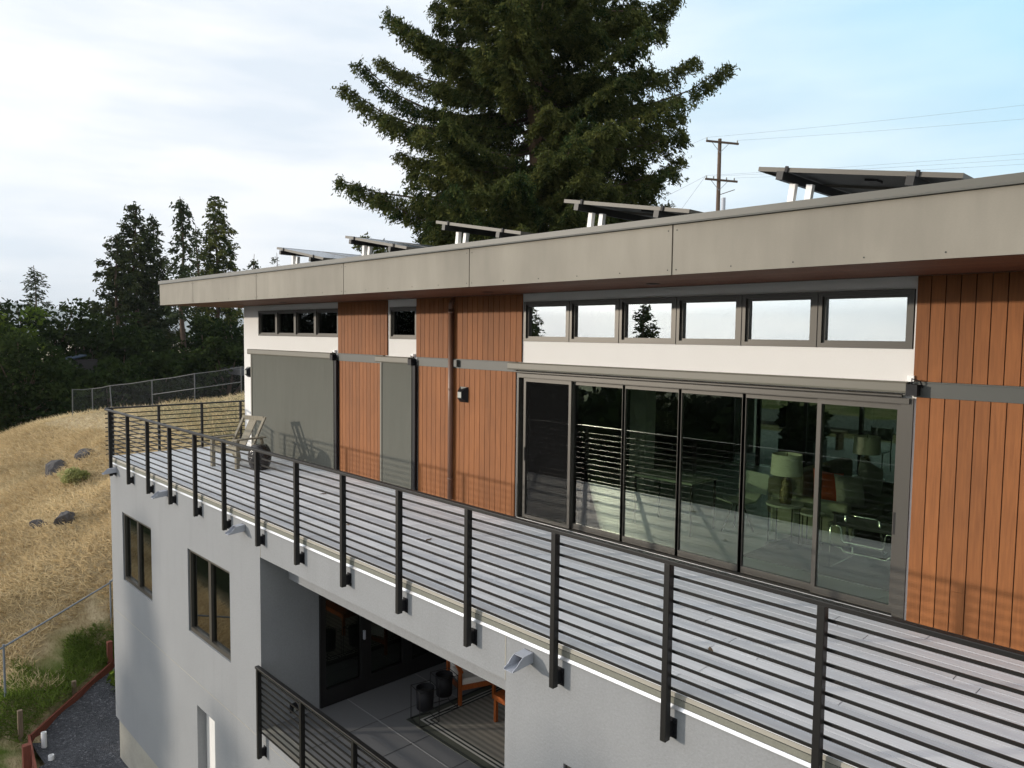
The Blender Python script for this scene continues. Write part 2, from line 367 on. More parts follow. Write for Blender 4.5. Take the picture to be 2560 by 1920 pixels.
# ================================================================== TERRAIN
CP = np.array([
 (-21.0,-4.43,-6.17),(-23.09,-1.51,-5.82),(-24.66,-1.18,-4.87),(-27.7,-0.32,-3.72),(-30.5,0.46,-2.85),(-26.95,-2.51,-4.5),(-23.69,-1.35,-5.19),(-25.39,-3.83,-5.05),(-32.05,-2.72,-4.15),(-38.08,-1.73,-3.6),(-46.55,-0.32,-2.7),(-28.84,-1.51,-3.74),(-34.04,-0.34,-2.95),(-42.13,1.49,-1.55),
 (-32.88,0.99,-1.64),(-39.54,2.79,-1.11),(-35.2,4.47,-0.55),(-27.88,1.9,-1.17),(-25.67,2.06,-0.94),(-31.99,6.41,-0.04),(-26.13,3.8,-0.41),(-24.6,2.45,-0.99),
 (-20.3,-4.35,-6.62),(-21.6,-3.1,-6.5),(-22.9,-1.9,-6.2),
 (-19.9,-4.25,-6.9),(-22.2,-0.9,-6.6),(-18.6,-4.2,-6.95),(-19.0,-3.0,-6.9),(-18.3,-2.2,-6.8),(-17,-3.2,-6.95),
 (-14,-3.5,-7.2),(-8,-3.5,-7.6),(0,-3.5,-8.0),(-14,-1,-6.9),(-8,-1,-7.2),(0,-1,-7.2),(-18,0.5,-4.6),(-20,0.5,-3.6),(-18,3,-1.6),(-20,3,-1.3),(-14,4,-4.0),(-8,4,-4.0),(0,4,-4.0),(-16,8,-0.5),(-8,8,-0.5),(0,8,-0.5),(-20,7,-0.4),
 (-18,12,-0.3),(-8,12,-0.3),(4,12,-0.3),(-15,20,-0.2),(0,20,-0.2),(-28,12,-0.2),(-22,28,0.2),(-10,34,0.6),(8,34,0.6),
 (-36,9,-0.8),(-40,7,-1.4),(-46,5,-2.3),(-44,12,-2.2),(-55,3,-4.5),(-52,9,-4.0),(-60,16,-4.2),(-50,22,-3.0),(-40,26,-1.4),(-70,5,-6.5),(-75,20,-5.5),(-70,32,-4.5),
 (-12,-8,-9.0),(0,-8,-9.8),(-22,-8,-8.0),(-32,-8,-6.9),(-45,-8,-6.5),(-60,-8,-7.5),(-12,-16,-11.8),(2,-16,-12.5),(-28,-16,-11.0),(-45,-18,-11.0),(-60,-20,-11),(-15,-30,-15),(5,-30,-16),(-35,-32,-15),(-60,-38,-15),(-20,-50,-18),(15,-50,-19),(-50,-55,-18),
 (12,-3,-8),(12,4,-5),(14,12,-1),(25,0,-6),(25,-20,-13),(25,20,-0.5)], float)
_P = CP[:, :2]; _D = np.linalg.norm(_P[:, None] - _P[None], axis=2)
_n = len(CP); _A = np.zeros((_n + 3, _n + 3)); _A[:_n, :_n] = -_D - 0.02 * np.eye(_n); _A[:_n, _n] = 1; _A[:_n, _n + 1:] = _P; _A[_n:, :_n] = _A[:_n, _n:].T
_w = np.linalg.solve(_A, np.concatenate([CP[:, 2], np.zeros(3)]))
def hnoise(x, y, s, seed=0):
    r = np.random.RandomState(seed); z = np.zeros_like(x)
    for k in range(7):
        a = r.uniform(0, 6.28); f = s * r.uniform(0.6, 1.7); z += np.sin((x * math.cos(a) + y * math.sin(a)) * f + r.uniform(0, 6.28))
    return z / 7.0
def ground_z(x, y, rough=True):
    x = np.atleast_1d(np.asarray(x, float)); y = np.atleast_1d(np.asarray(y, float))
    z = np.zeros_like(x)
    for i in range(0, len(x), 20000):
        q = np.stack([x[i:i + 20000], y[i:i + 20000]], 1)
        d = np.linalg.norm(q[:, None] - _P[None], axis=2)
        z[i:i + 20000] = (-d) @ _w[:_n] + _w[_n] + q @ _w[_n + 1:]
    rr = np.hypot(x + 18, y - 2); t = np.clip((rr - 55) / 90.0, 0, 1); t = t * t * (3 - 2 * t)
    far = -17.0 + 5.0 * hnoise(x, y, 0.008, 5) - np.clip((rr - 200) / 800.0, 0, 1) * 35.0
    z = np.clip(z, -24, 3) * (1 - t) + far * t
    ins = ((x + 19.87) * -0.702 + (y + 4.2) * -0.712 < -0.08) & (x > -22.9) & (x < -15) & (y < 0.3) & (y > -5.0)
    z = np.where(ins, np.minimum(z, -7.15), z)
    if rough:
        m = (1 - np.exp(-np.maximum(0, np.maximum(-19.2 - x, np.maximum(y - 9.5, -y - 4.2))) / 1.5))
        z = z + m * (0.10 * hnoise(x, y, 1.3, 1) + 0.05 * hnoise(x, y, 3.5, 2))
    return z
def gz(x, y): return float(ground_z([x], [y])[0])

def axis(lo, hi, step, far):
    a = list(np.arange(lo, hi + 1e-6, step)); s = step; v = hi
    up = []
    while v < far: s *= 1.28; v += s; up.append(v)
    dn = []; s = step; v = lo
    while v > -far: s *= 1.28; v -= s; dn.append(v)
    return np.array(dn[::-1] + a + up)
gx = axis(-62, 20, 0.36, 12000.0); gy = axis(-30, 36, 0.36, 12000.0)
GX, GY = np.meshgrid(gx, gy); GZ = ground_z(GX.ravel(), GY.ravel())
nx, ny = len(gx), len(gy)
def grid_mesh(name, X, Y, Z, nx, ny, mat):
    me = bpy.data.meshes.new(name)
    co = np.stack([X.ravel(), Y.ravel(), Z.ravel()], 1).astype(np.float32)
    i = np.arange(ny - 1)[:, None] * nx + np.arange(nx - 1)[None]; i = i.ravel()
    q = np.stack([i, i + 1, i + 1 + nx, i + nx], 1).astype(np.int32)
    me.vertices.add(len(co)); me.vertices.foreach_set('co', co.ravel())
    me.loops.add(q.size); me.loops.foreach_set('vertex_index', q.ravel())
    me.polygons.add(len(q)); me.polygons.foreach_set('loop_start', np.arange(0, q.size, 4, dtype=np.int32)); me.polygons.foreach_set('loop_total', np.full(len(q), 4, np.int32))
    me.polygons.foreach_set('use_smooth', np.ones(len(q), bool))
    me.update(calc_edges=True); me.materials.append(MAT[mat])
    o = bpy.data.objects.new(name, me); COL.objects.link(o); return o
def ground_mat():
    t = NT('dry_hillside')
    big = t.noise(0.30, 4.0, 0.6); mid = t.noise(1.6, 5.0, 0.65, (1, 1.6, 1)); fine = t.noise(9.0, 5.0, 0.75, (1, 2.2, 1))
    c = t.mix(t.ramp(mid, [(0.35, (0, 0, 0)), (0.68, (1, 1, 1))]), (0.44, 0.345, 0.205), (0.68, 0.56, 0.36))
    c = t.mix(t.ramp(big, [(0.52, (0, 0, 0)), (0.68, (0.6, 0.6, 0.6))]), c, (0.40, 0.31, 0.155))
    c = t.mix(t.ramp(fine, [(0.38, (0.7, 0.7, 0.7)), (0.54, (0, 0, 0))]), c, (0.25, 0.17, 0.085))
    # greener band down by the gravel bed and on the mown top of the hill
    p = t.n('ShaderNodeNewGeometry'); s = t.n('ShaderNodeSeparateXYZ'); t.l(p.outputs['Position'], s.inputs[0])
    low = t.math('ADD', t.math('MULTIPLY', s.outputs['X'], 0.702), t.math('MULTIPLY', s.outputs['Y'], 0.712))
    low = t.math('MULTIPLY', t.math('MULTIPLY', t.math('ADD', low, 19.1), 0.8, True), t.math('MULTIPLY', t.math('ADD', s.outputs['X'], 24.3), 0.8, True))
    top = t.math('MULTIPLY', t.math('ADD', s.outputs['Z'], 1.35), 1.6, True)
    g = t.ramp(t.noise(0.9, 3.0), [(0.42, (0, 0, 0)), (0.58, (1, 1, 1))])
    c = t.mix(t.math('MULTIPLY', g, low), c, (0.10, 0.145, 0.025))
    c = t.mix(t.math('MULTIPLY', top, 0.70), c, (0.16, 0.155, 0.072))
    shaded_scrub = t.math('MULTIPLY', t.math('ADD', s.outputs['Y'], 8.5), -0.5, True)  # growth on the front slope, with tree shade put into its dark green
    c = t.mix(shaded_scrub, c, (0.035, 0.045, 0.016))
    return t.pbr(c, 0.95, 0, t.bump(t.math('ADD', mid, fine), 0.9, 0.14), 0.1)
MAT['hillside'] = ground_mat()
gr = grid_mesh('ground', GX, GY, GZ, nx, ny, 'hillside'); gr['kind'] = 'structure'

# distant hills on the horizon
def ridge(name, R, h0, h1, seed, a0=0.0, a1=360.0, mat='hills'):
    rs = np.random.RandomState(seed); na = 240
    ang = np.radians(np.linspace(a0, a1, na)); prof = np.zeros(na)
    for k in range(1, 9): prof += np.sin(ang * rs.randint(2, 5 + 5 * k) + rs.uniform(0, 6.28)) / (k ** 0.8)
    prof = (prof - prof.min()) / (prof.max() - prof.min()); H = h0 + (h1 - h0) * prof
    rad = np.array([0.80, 0.88, 0.95, 1.0, 1.08, 1.18]); hh = np.array([0.0, 0.35, 0.8, 1.0, 0.6, 0.0])
    A, K = np.meshgrid(ang, rad); Hm = hh[:, None] * H[None] - 60.0
    Hm = Hm + 9 * np.sin(A * 91 + K * 40) * (hh[:, None] > 0)
    o = grid_mesh(name, K * R * np.sin(A), K * R * np.cos(A), Hm, na, len(rad), mat); o['kind'] = 'structure'; return o
MAT['hills'] = M('wooded_hills', (0.075, 0.095, 0.06), 0.95, var=0.5, vscale=0.012, fine=0.3, fscale=0.05, spec=0.1)
ridge('far_hills', 7600.0, 220, 350, 11, 250, 330)
ridge('low_hills', 6000.0, 20, 66, 23, -30, 250)

# ================================================================== HOUSE
house = thing('modern_house', 'modern two storey house, white and wood upper floor over grey stucco base', 'house', (-9.0, 2.5, -6.9))
FX1 = 5.0                                   # right end of the building, past the frame
# --- lower storey
lw = MB(); Y0 = -2.86; YB = -2.62
wins = [(-17.2, -15.38, -2.615, -1.12), (-13.46, -11.65, -2.615, -1.10), (-4.36, -2.6, -2.615, -1.11)]
def wall_with_holes(mb, x0, x1, z0, z1, holes, ya, yb):
    xs = sorted(set([x0, x1] + [h[0] for h in holes] + [h[1] for h in holes]))
    for a, b in zip(xs[:-1], xs[1:]):
        zs = z0
        for h in sorted([h for h in holes if h[0] <= a + 1e-6 and h[1] >= b - 1e-6], key=lambda h: h[2]):
            if h[2] > zs: mb.box(a, b, ya, yb, zs, h[2])
            zs = h[3]
        if zs < z1: mb.box(a, b, ya, yb, zs, z1)
wall_with_holes(lw, -18.0, -10.54, -5.98, -0.12, wins[:2] + [(-13.13, -12.35, -5.98, -3.88)], Y0, YB)
lw.box(-10.54, -5.14, Y0, YB, -0.60, -0.12)
lw.box(-10.54, -5.14, Y0, YB, -5.98, -3.34)
wall_with_holes(lw, -5.14, FX1, -5.98, -0.12, [wins[2]], Y0, YB)
lw.box(-18.0, -17.78, YB, 4.0, -5.98, -0.12)
lw.box(-10.72, -10.54, YB, -1.88, -3.30, -0.25)      # loggia side wall
lw.box(-5.14, -4.96, YB, 1.9, -3.30, -0.25)
lw.box(-10.5, -5.18, -2.42, -2.18, -1.02, -0.30)     # second beam inside the opening
lw.build('lower_wall', 'grey_stucco', house)
jt = MB(); jt.box(-18.003, FX1, Y0 - 0.003, Y0 + 0.01, -3.458, -3.450)
for xx in (-10.52, -5.14): jt.box(xx - 0.006, xx + 0.004, Y0 - 0.003, Y0 + 0.01, -0.60, -0.14)
jt.build('control_joint', 'concrete_footing', house)
MB().box(-17.93, FX1, Y0 + 0.05, 4.0, -9.5, -5.985).build('footing', 'concrete_footing', house)
box('service_door', 'white_stucco', house, -13.125, -12.355, Y0 + 0.16, Y0 + 0.20, -5.97, -3.885)
# lower windows
for (x0, x1, z0, z1) in wins:
    f = MB(); yf = Y0 + 0.03; t = 0.055
    f.box(x0, x1, yf, yf + 0.10, z1 - t, z1); f.box(x0, x1, yf, yf + 0.10, z0, z0 + t + 0.02)
    xm = (x0 + x1) / 2
    f.box(x0, x0 + t, yf, yf + 0.10, z0 + t + 0.02, z1 - t); f.box(x1 - t, x1, yf, yf + 0.10, z0 + t + 0.02, z1 - t); f.box(xm - 0.05, xm + 0.05, yf + 0.004, yf + 0.11, z0 + t + 0.02, z1 - t)
    w = f.build('window', 'bronze', house)
    for a, b in ((x0 + t, xm - 0.05), (xm + 0.05, x1 - t)):
        box('pane', 'glass_dark', w, a, b, yf + 0.05, yf + 0.056, z0 + t + 0.02, z1 - t)
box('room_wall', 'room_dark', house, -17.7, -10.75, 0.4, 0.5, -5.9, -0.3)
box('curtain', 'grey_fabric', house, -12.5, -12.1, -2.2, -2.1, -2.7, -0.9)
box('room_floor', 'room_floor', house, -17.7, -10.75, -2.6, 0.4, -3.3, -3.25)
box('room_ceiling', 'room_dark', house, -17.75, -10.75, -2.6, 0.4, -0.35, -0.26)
# --- loggia
pf = MB(); pf.box(-10.6, -4.96, -2.86 + 0.24, 1.9, -3.42, -3.30); pf.build('patio_floor', 'patio_tile', house)
tj = MB()
for yy in (-1.385, 0.0): tj.box(-10.5, -5.16, yy - 0.008, yy + 0.008, -3.299, -3.296)
tj.build('tile_joint', 'tile_joint', house)
tj = MB()
for xx in (-9.575, -8.685, -7.79, -6.9, -6.0): tj.box(xx - 0.006, xx + 0.006, -2.6, 1.88, -3.2985, -3.2965)
tj.build('tile_joint', 'tile_joint_dark', house)
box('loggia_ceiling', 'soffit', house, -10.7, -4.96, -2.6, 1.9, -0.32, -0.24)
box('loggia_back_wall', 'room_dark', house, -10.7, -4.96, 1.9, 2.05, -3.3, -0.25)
cp = MB(); cp.box(-10.53, -5.15, Y0 - 0.012, Y0 + 0.26, -3.335, -3.302); cp.build('loggia_coping', 'edge_trim', house)
ld = MB(); yy0 = -1.88
xs = [(-1.88, -1.02), (-1.02, -0.16), (-0.16, 0.9), (0.9, 1.88)]
for a, b in xs:
    ld.box(-10.60, -10.50, a, a + 0.10, -3.29, -0.32); ld.box(-10.60, -10.50, b - 0.10, b - 0.002, -3.29, -0.32)
    ld.box(-10.60, -10.50, a + 0.10, b - 0.10, -3.29, -3.02); ld.box(-10.60, -10.50, a + 0.10, b - 0.10, -0.50, -0.32)
ldo = ld.build('glazed_door', 'black_metal', house)
for a, b in xs: box('pane', 'glass_dark', ldo, -10.556, -10.55, a + 0.10, b - 0.10, -3.02, -0.50)
box('door_handle', 'grey_metal', ldo, -10.49, -10.45, -1.09, -1.06, -2.35, -2.2)
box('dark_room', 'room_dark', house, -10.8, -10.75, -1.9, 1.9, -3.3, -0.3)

# --- deck on top of the lower storey
rnd = random.Random(3)
dk = MB(); y = -2.852; bw = 0.143
while y < -0.02:
    x = -17.98 + rnd.uniform(-3.4, 0.0); y1 = min(y + bw - 0.006, -0.02)
    while x < FX1:
        L = rnd.choice((3.66, 4.88, 4.88, 2.9)); a = max(x, -17.98); b = min(x + L - 0.009, FX1)
        if b > a + 0.02:
            tn = rnd.uniform(0.88, 1.08); dk.box(a, b, y, y1 - 0.007, -0.028, 0.0, tn); dk.box(a, b, y1 - 0.007, y1, -0.028, -0.0015, tn * 1.16)  # brighter edge strip: light caught by the eased edge, painted in by tone
        x += L
    y += bw
dk.build('deck_board', 'deck', house, label='grey composite deck boards running along the house')
box('deck_substrate', 'seam', house, -17.97, FX1, -2.80, 1.0, -0.12, -0.034)
e = MB(); e.box(-18.0, FX1, -2.862, -2.8535, -0.056, -0.022); e.build('deck_edge_trim', 'edge_trim', house)
e = MB(); e.box(-18.0, FX1, -2.866, -2.80, -0.112, -0.062); e.build('edge_stone', 'edge_stone', house)
e = MB(); e.prism([(-18.01, -2.867, -0.116), (-18.01, -2.882, -0.140), (-18.01, -2.882, -0.144), (-18.01, -2.862, -0.144), (-18.01, -2.862, -0.116)], (-18.01, 0, 0), (FX1, 0, 0))
e.build('edge_flashing', 'flashing', house)
e = MB(); e.box(-18.04, -18.004, -2.80, 4.0, -0.15, -0.012); e.build('side_fascia', 'edge_trim', house)
# scuppers through the parapet edge
for sx in (-17.55, -14.45, -11.10, -4.82):
    s_ = MB(); z0, z1 = -0.30, -0.20
    for a, b in ((sx - 0.062, sx - 0.056), (sx + 0.056, sx + 0.062)):
        s_.prism([(a, -2.862, z1), (a, -2.862, z0), (a, -3.13, z0 - 0.02), (a, -3.13, z0 - 0.005), (a, -3.08, z0 + 0.02), (a, -3.04, z0 + 0.06), (a, -3.0, z1 - 0.012)], (a, 0, 0), (b, 0, 0))
    s_.prism([(sx - 0.056, -2.862, z0), (sx - 0.056, -2.862, z0 - 0.004), (sx - 0.056, -3.13, z0 - 0.024), (sx - 0.056, -3.13, z0 - 0.020)], (sx - 0.056, 0, 0), (sx + 0.056, 0, 0))
    s_.prism([(sx - 0.056, -2.862, z1), (sx - 0.056, -2.862, z1 - 0.004), (sx - 0.056, -3.0, z1 - 0.016), (sx - 0.056, -3.0, z1 - 0.012)], (sx - 0.056, 0, 0), (sx + 0.056, 0, 0))
    s_.box(sx - 0.056, sx + 0.056, -2.868, -2.8615, z0, z1, 1.0, 1)
    s_.build('scupper', ['grey_metal', 'seam'], house)

# --- upper storey facade (front face in the plane y = 0)
ZS = 3.395
uw = MB(); YT = 0.16
def up(holes, x0, x1, z0, z1): wall_with_holes(uw, x0, x1, z0, z1, holes, 0.0, YT)
W4 = (-16.64, -13.07, 2.70, 3.275); WS = (-11.29, -10.47, 2.69, 3.26); W6 = (-7.84, -2.49, 2.695, 3.275)
DOOR = (-7.93, -2.46, 0.02, 2.22)
up([W4, (-16.82, -13.06, 0.02, 2.30)], -17.434, -13.06, -0.03, ZS)
up([], -13.06, -11.34, -0.03, ZS)
up([WS, (-11.34, -10.47, 0.02, 2.30)], -11.34, -10.47, -0.03, ZS)
up([], -10.47, -7.93, -0.03, ZS)
up([W6, DOOR], -7.93, -2.46, -0.03, ZS)
up([], -2.46, FX1, -0.03, ZS)
uw.box(-17.434, -17.25, YT, 9.0, -0.03, ZS)
uw.build('upper_wall', 'white_stucco', house)
# cladding: vertical planks with dark joints
def clad(x0, x1, z0, z1, start=None, jn=True):
    mb = MB(); mb.box(x0, x1, -0.004, -0.001, z0, z1, 1.0, 1)
    x = x0 if start is None else start
    while x < x1 - 0.004:
        a = max(x, x0) + 0.0045; b = min(x + 0.1245, x1) - 0.0045
        if b - a > 0.01:
            t = rnd.uniform(0.86, 1.11)
            zc = z0 + (z1 - z0) * rnd.uniform(0.15, 0.85) if rnd.random() < 0.12 else None
            if zc: mb.box(a, b, -0.024, -0.0045, z0, zc - 0.001, t); mb.box(a, b, -0.024, -0.0045, zc + 0.001, z1, t * rnd.uniform(0.92, 1.06))
            else: mb.box(a, b, -0.024, -0.0045, z0, z1, t)
        x += 0.1245
    return mb.build('wood_cladding', ['cladding', 'groove'], house)
BT, BB = 2.385, 2.235
for x0, x1, lx0, lx1 in ((-13.06, -11.345, -13.02, -11.47), (-10.465, -7.852, -10.40, -7.97), (-2.475, FX1, -2.44, FX1)):
    clad(x0, x1, BT + 0.002, ZS - 0.004); clad(lx0, lx1, 0.035, BB - 0.002)
    b = MB(); b.box(lx0 - 0.02, lx1 + 0.02, -0.030, -0.001, BB, BT); b.box(lx0 - 0.02, lx1 + 0.02, -0.042, -0.030, BT - 0.012, BT); b.build('belt_trim', 'belt', house)
    MB().box(lx0, lx1, -0.05, -0.001, 0.004, 0.03).build('base_trim', 'edge_trim', house)
# clerestory windows
def clere(x0, x1, z0, z1, glass):
    f = MB(); a, b = -0.012, 0.10; t = 0.045
    f.box(x0, x1, a, b, z1 - t, z1); f.box(x0, x1, a, b, z0, z0 + t); f.box(x0, x0 + t, a, b, z0 + t, z1 - t); f.box(x1 - t, x1, a, b, z0 + t, z1 - t)
    q = 0.028  # inner sash
    f.box(x0 + t, x1 - t, a + 0.03, b, z1 - t - q, z1 - t); f.box(x0 + t, x1 - t, a + 0.03, b, z0 + t, z0 + t + q)
    f.box(x0 + t, x0 + t + q, a + 0.03, b, z0 + t + q, z1 - t - q); f.box(x1 - t - q, x1 - t, a + 0.03, b, z0 + t + q, z1 - t - q)
    w = f.build('window', 'bronze', house)
    box('pane', glass, w, x0 + t + q, x1 - t - q, 0.055, 0.061, z0 + t + q, z1 - t - q)
    return w
for a, b in ((-16.64, -15.73), (-15.73, -14.86), (-14.86, -13.99), (-13.99, -13.07)): clere(a, b, 2.70, 3.272, 'glass_dark')
clere(-11.29, -10.475, 2.69, 3.26, 'glass_dark')
ms = [-7.84, -6.937, -6.068, -5.19, -4.317, -3.445, -2.49]
for a, b in zip(ms[:-1], ms[1:]): clere(a + 0.01, b - 0.01, 2.695, 3.272, 'glass_clere')
for m_ in ms[1:-1]: box('window_mullion', 'bronze', house, m_ - 0.0095, m_ + 0.0095, -0.02, 0.1, 2.695, 3.272)
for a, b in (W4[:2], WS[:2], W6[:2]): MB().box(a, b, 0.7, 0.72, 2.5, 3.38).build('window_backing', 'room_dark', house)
# sliding door
sd = MB(); x0, x1, z0, z1 = DOOR
sd.box(x0, x1, -0.03, 0.14, 2.155, 2.22); sd.box(x0, x1, -0.07, 0.14, 0.005, 0.05); sd.box(x0, x0 + 0.03, -0.03, 0.14, 0.05, 2.155); sd.box(x1 - 0.11, x1, -0.03, 0.14, 0.05, 2.155)
sd.box(x0 + 0.04, x1 - 0.03, -0.055, -0.03, 2.165, 2.215)
door = sd.build('sliding_door', 'bronze', house)
box('door_track', 'flashing', door, x0 + 0.05, x1 - 0.1, -0.06, -0.05, 0.0505, 0.056)
edges = [-7.80, -6.90, -6.00, -5.135, -4.275, -3.385, -2.585]
for i, (a, b) in enumerate(zip(edges[:-1], edges[1:])):
    f = MB(); ya, yb = (0.0, 0.045) if i in (0, 5) else (0.05, 0.095)
    a_, b_ = a - 0.02, b + 0.02
    st = 0.045
    f.box(a_, a_ + st, ya, yb, 0.06, 2.15); f.box(b_ - st, b_, ya, yb, 0.06, 2.15)
    f.box(a_ + st, b_ - st, ya, yb, 0.06, 0.06 + (0.075 if i else 0.05)); f.box(a_ + st, b_ - st, ya, yb, 2.10, 2.15)
    pn = f.build('door_panel', 'bronze', door)
    ym = (ya + yb) / 2
    box('pane', 'glass_door', door, a_ + st, b_ - st, ym, ym + 0.006, 0.06 + (0.075 if i else 0.05), 2.10)
    if i == 0: box('bug_screen', 'bug_screen', door, a_ + st, b_ - st, ya + 0.006, ya + 0.008, 0.11, 2.10)
box('door_handle', 'black_metal', door, -2.60, -2.575, -0.012, -0.001, 0.86, 1.08)
box('door_handle', 'black_metal', door, -7.80, -7.78, -0.012, -0.001, 0.92, 1.12)

# --- soffit, fascia, roof
RX0, RY0, RX1, RY1 = -18.69, -1.5, FX1, 9.2
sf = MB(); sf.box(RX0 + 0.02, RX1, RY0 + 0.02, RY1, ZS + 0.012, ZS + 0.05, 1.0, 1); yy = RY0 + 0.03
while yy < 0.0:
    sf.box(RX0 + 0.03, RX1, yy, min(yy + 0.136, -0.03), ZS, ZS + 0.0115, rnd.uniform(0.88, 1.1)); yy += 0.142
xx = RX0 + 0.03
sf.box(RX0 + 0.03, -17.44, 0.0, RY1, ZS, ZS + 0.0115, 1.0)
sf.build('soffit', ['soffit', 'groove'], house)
for lx in (-14.2, -7.95, -5.1, -16.2):
    MB().lathe((lx, -0.62, ZS - 0.006), [(0.075, 0.0), (0.08, 0.002), (0.08, 0.0055)], 20).build('recessed_light', 'black_plastic', house)
jx = [RX0, -16.62, -13.50, -10.39, -7.33, -4.25, -1.17, 1.9, FX1]
for a, b in zip(jx[:-1], jx[1:]):
    box('fascia_panel', 'fascia', house, a + 0.008, b - 0.008, RY0, RY0 + 0.02, ZS + 0.002, 3.885)
box('fascia_panel', 'fascia', house, RX0, RX0 + 0.02, RY0 + 0.02, RY1, ZS + 0.002, 3.885)
for a, b in zip(jx[:-1], jx[1:]):
    fm = MB(); k = int((b - a) / 0.75) + 1
    for i in range(k + 1):
        for zz in ((ZS + 0.05, 3.83) if i in (0, k) else (ZS + 0.05,)):
            xx = a + 0.05 + (b - a - 0.10) * i / k
            fm.tube([(xx, RY0 - 0.0025, zz), (xx, RY0 - 0.0003, zz)], 0.007, 6)
    fm.build('panel_screw', 'seam', house)
box('fascia_backing', 'seam', house, RX0 + 0.02, RX1, RY0 + 0.0205, RY0 + 0.05, ZS + 0.05, 3.88)
mt = MB()
mt.box(RX0 - 0.022, RX1, RY0 - 0.022, RY0 + 0.18, 3.888, 3.965); mt.box(RX0 - 0.022, RX0 + 0.18, RY0 + 0.18, RY1, 3.888, 3.965)
mt.prism([(RX0 - 0.022, RY0 - 0.034, 3.888), (RX0 - 0.022, RY0 - 0.022, 3.905), (RX0 - 0.022, RY0 - 0.022, 3.888)], (RX0, 0, 0), (RX1, 0, 0))
mt.build('roof_coping', 'coping', house)
box('roof', 'roofing', house, RX0 + 0.05, RX1, RY0 + 0.05, RY1, 3.46, 3.86)
# downspout
ds = MB(); ds.tube([(-9.45, -0.075, 3.20), (-9.45, -0.075, 0.06)], 0.042, 14)
ds.tube([(-9.45, -0.075, 3.19), (-9.45, -0.075, 3.28), (-9.45, -0.02, 3.36)], 0.040, 12)
for zz in (3.16, 0.42, 1.9): ds.tube([(-9.45, -0.075, zz), (-9.45, -0.075, zz - 0.03)], 0.046, 14)
ds.build('downspout', 'downspout', house, smooth=True)
box('junction_box', 'belt', house, -9.36, -9.29, -0.085, -0.031, 2.26, 2.37)

# --- rooms behind the sliding door
rx0, rx1, ry1 = -15.0, 3.0, 7.0
box('room_floor', 'room_floor', house, rx0, rx1, 0.165, ry1 + 0.3, 0.0, 0.045)
box('room_ceiling', 'white_stucco', house, rx0, rx1, 0.165, ry1 + 0.3, 2.50, 2.56)
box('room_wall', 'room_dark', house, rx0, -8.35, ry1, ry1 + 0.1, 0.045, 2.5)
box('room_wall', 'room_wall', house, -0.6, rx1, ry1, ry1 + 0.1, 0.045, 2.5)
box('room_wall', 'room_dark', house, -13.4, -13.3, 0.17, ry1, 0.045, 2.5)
box('room_wall', 'room_wall', house, rx1 - 0.1, rx1, 0.17, ry1, 0.045, 2.5)
box('room_pillar', 'room_wall', house, -8.12, -7.78, 3.0, 3.3, 0.045, 2.5)
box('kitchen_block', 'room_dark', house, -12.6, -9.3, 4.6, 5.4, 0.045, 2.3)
rw = MB()
for xx in (-8.35, -7.75, -6.72, -5.62, -4.4, -3.1, -1.8, -0.65): rw.box(xx - 0.035, xx + 0.035, ry1, ry1 + 0.08, 0.045, 2.5)
rw.box(-8.3, -0.6, ry1, ry1 + 0.08, 2.36, 2.5)
rwo = rw.build('rear_window', 'black_metal', house)
box('pane', 'glass_clear', rwo, -8.3, -0.68, ry1 + 0.03, ry1 + 0.036, 0.05, 2.36)

# ================================================================== RAILINGS
def railing_front(name, label, xs, x_end, y_face, z_deck, n_bars, z_bot, wall_y, side=None):
    t = thing(name, label, 'railing', (xs[0], y_face, z_deck))
    yc = y_face + 0.027
    cap = MB(); cap.prism([(xs[0] - 0.22 if side else xs[0] - 0.02, y_face - 0.006, z_deck + 1.035), (xs[0] - 0.22 if side else xs[0] - 0.02, y_face + 0.058, z_deck + 1.035), (xs[0] - 0.22 if side else xs[0] - 0.02, y_face + 0.058, z_deck + 1.07), (xs[0] - 0.22 if side else xs[0] - 0.02, y_face - 0.006, z_deck + 1.07)], (xs[0], 0, 0), (x_end + (0.22 if side else 0.02), 0, 0))
    cap.build('top_rail', 'black_metal', t, bevel=0.004)
    for i in range(n_bars):
        zc = z_deck + 0.032 + i * 0.0996
        MB().box(xs[0] - (0.2 if side else 0.0), x_end, y_face + 0.0645, y_face + 0.078, zc - 0.0105, zc + 0.0105).build('bar', 'black_metal', t)
    first = None
    for x in xs:
        if first is None:
            first = MB().box(x, x + 0.052, y_face, y_face + 0.064, z_bot, z_deck + 1.0345).build('post', 'black_metal', t, bevel=0.003)
            br = MB(); br.box(x - 0.005, x + 0.078, wall_y - 0.012, wall_y - 0.001, z_bot + 0.0, z_bot + 0.16)
            br.box(x + 0.004, x + 0.048, y_face + 0.0645, wall_y - 0.0125, z_bot + 0.02, z_bot + 0.14)
            for zz in (0.03, 0.13): br.tube([(x + 0.062, wall_y - 0.022, z_bot + zz), (x + 0.062, wall_y - 0.0121, z_bot + zz)], 0.011, 8)
            br.build('bracket', 'black_plastic', first)
        else: copy_tree(first, t, (x - xs[0], 0, 0))
    return t
xs_up = [-17.63 + 1.1988 * i for i in range(0, 19)]
rail = railing_front('deck_railing', 'black metal railing with ten thin horizontal bars around the upper deck', xs_up, FX1, -2.982, 0.0, 10, -0.385, Y0, True)
p0 = None
for y in (-2.80, -1.81, -0.82, 0.14, 1.2, 2.2):
    MB().box(-18.086, -18.034, y, y + 0.052, -0.385, 1.0345).build('post', 'black_metal', rail, bevel=0.003)
MB().box(-18.092, -18.03, -2.92, 3.4, 1.035, 1.0695).build('top_rail', 'black_metal', rail, bevel=0.004)
for i in range(10):
    zc = 0.032 + i * 0.0996
    MB().box(-18.068, -18.054, -2.92, 3.4, zc - 0.011, zc + 0.011).build('bar', 'black_metal', rail)
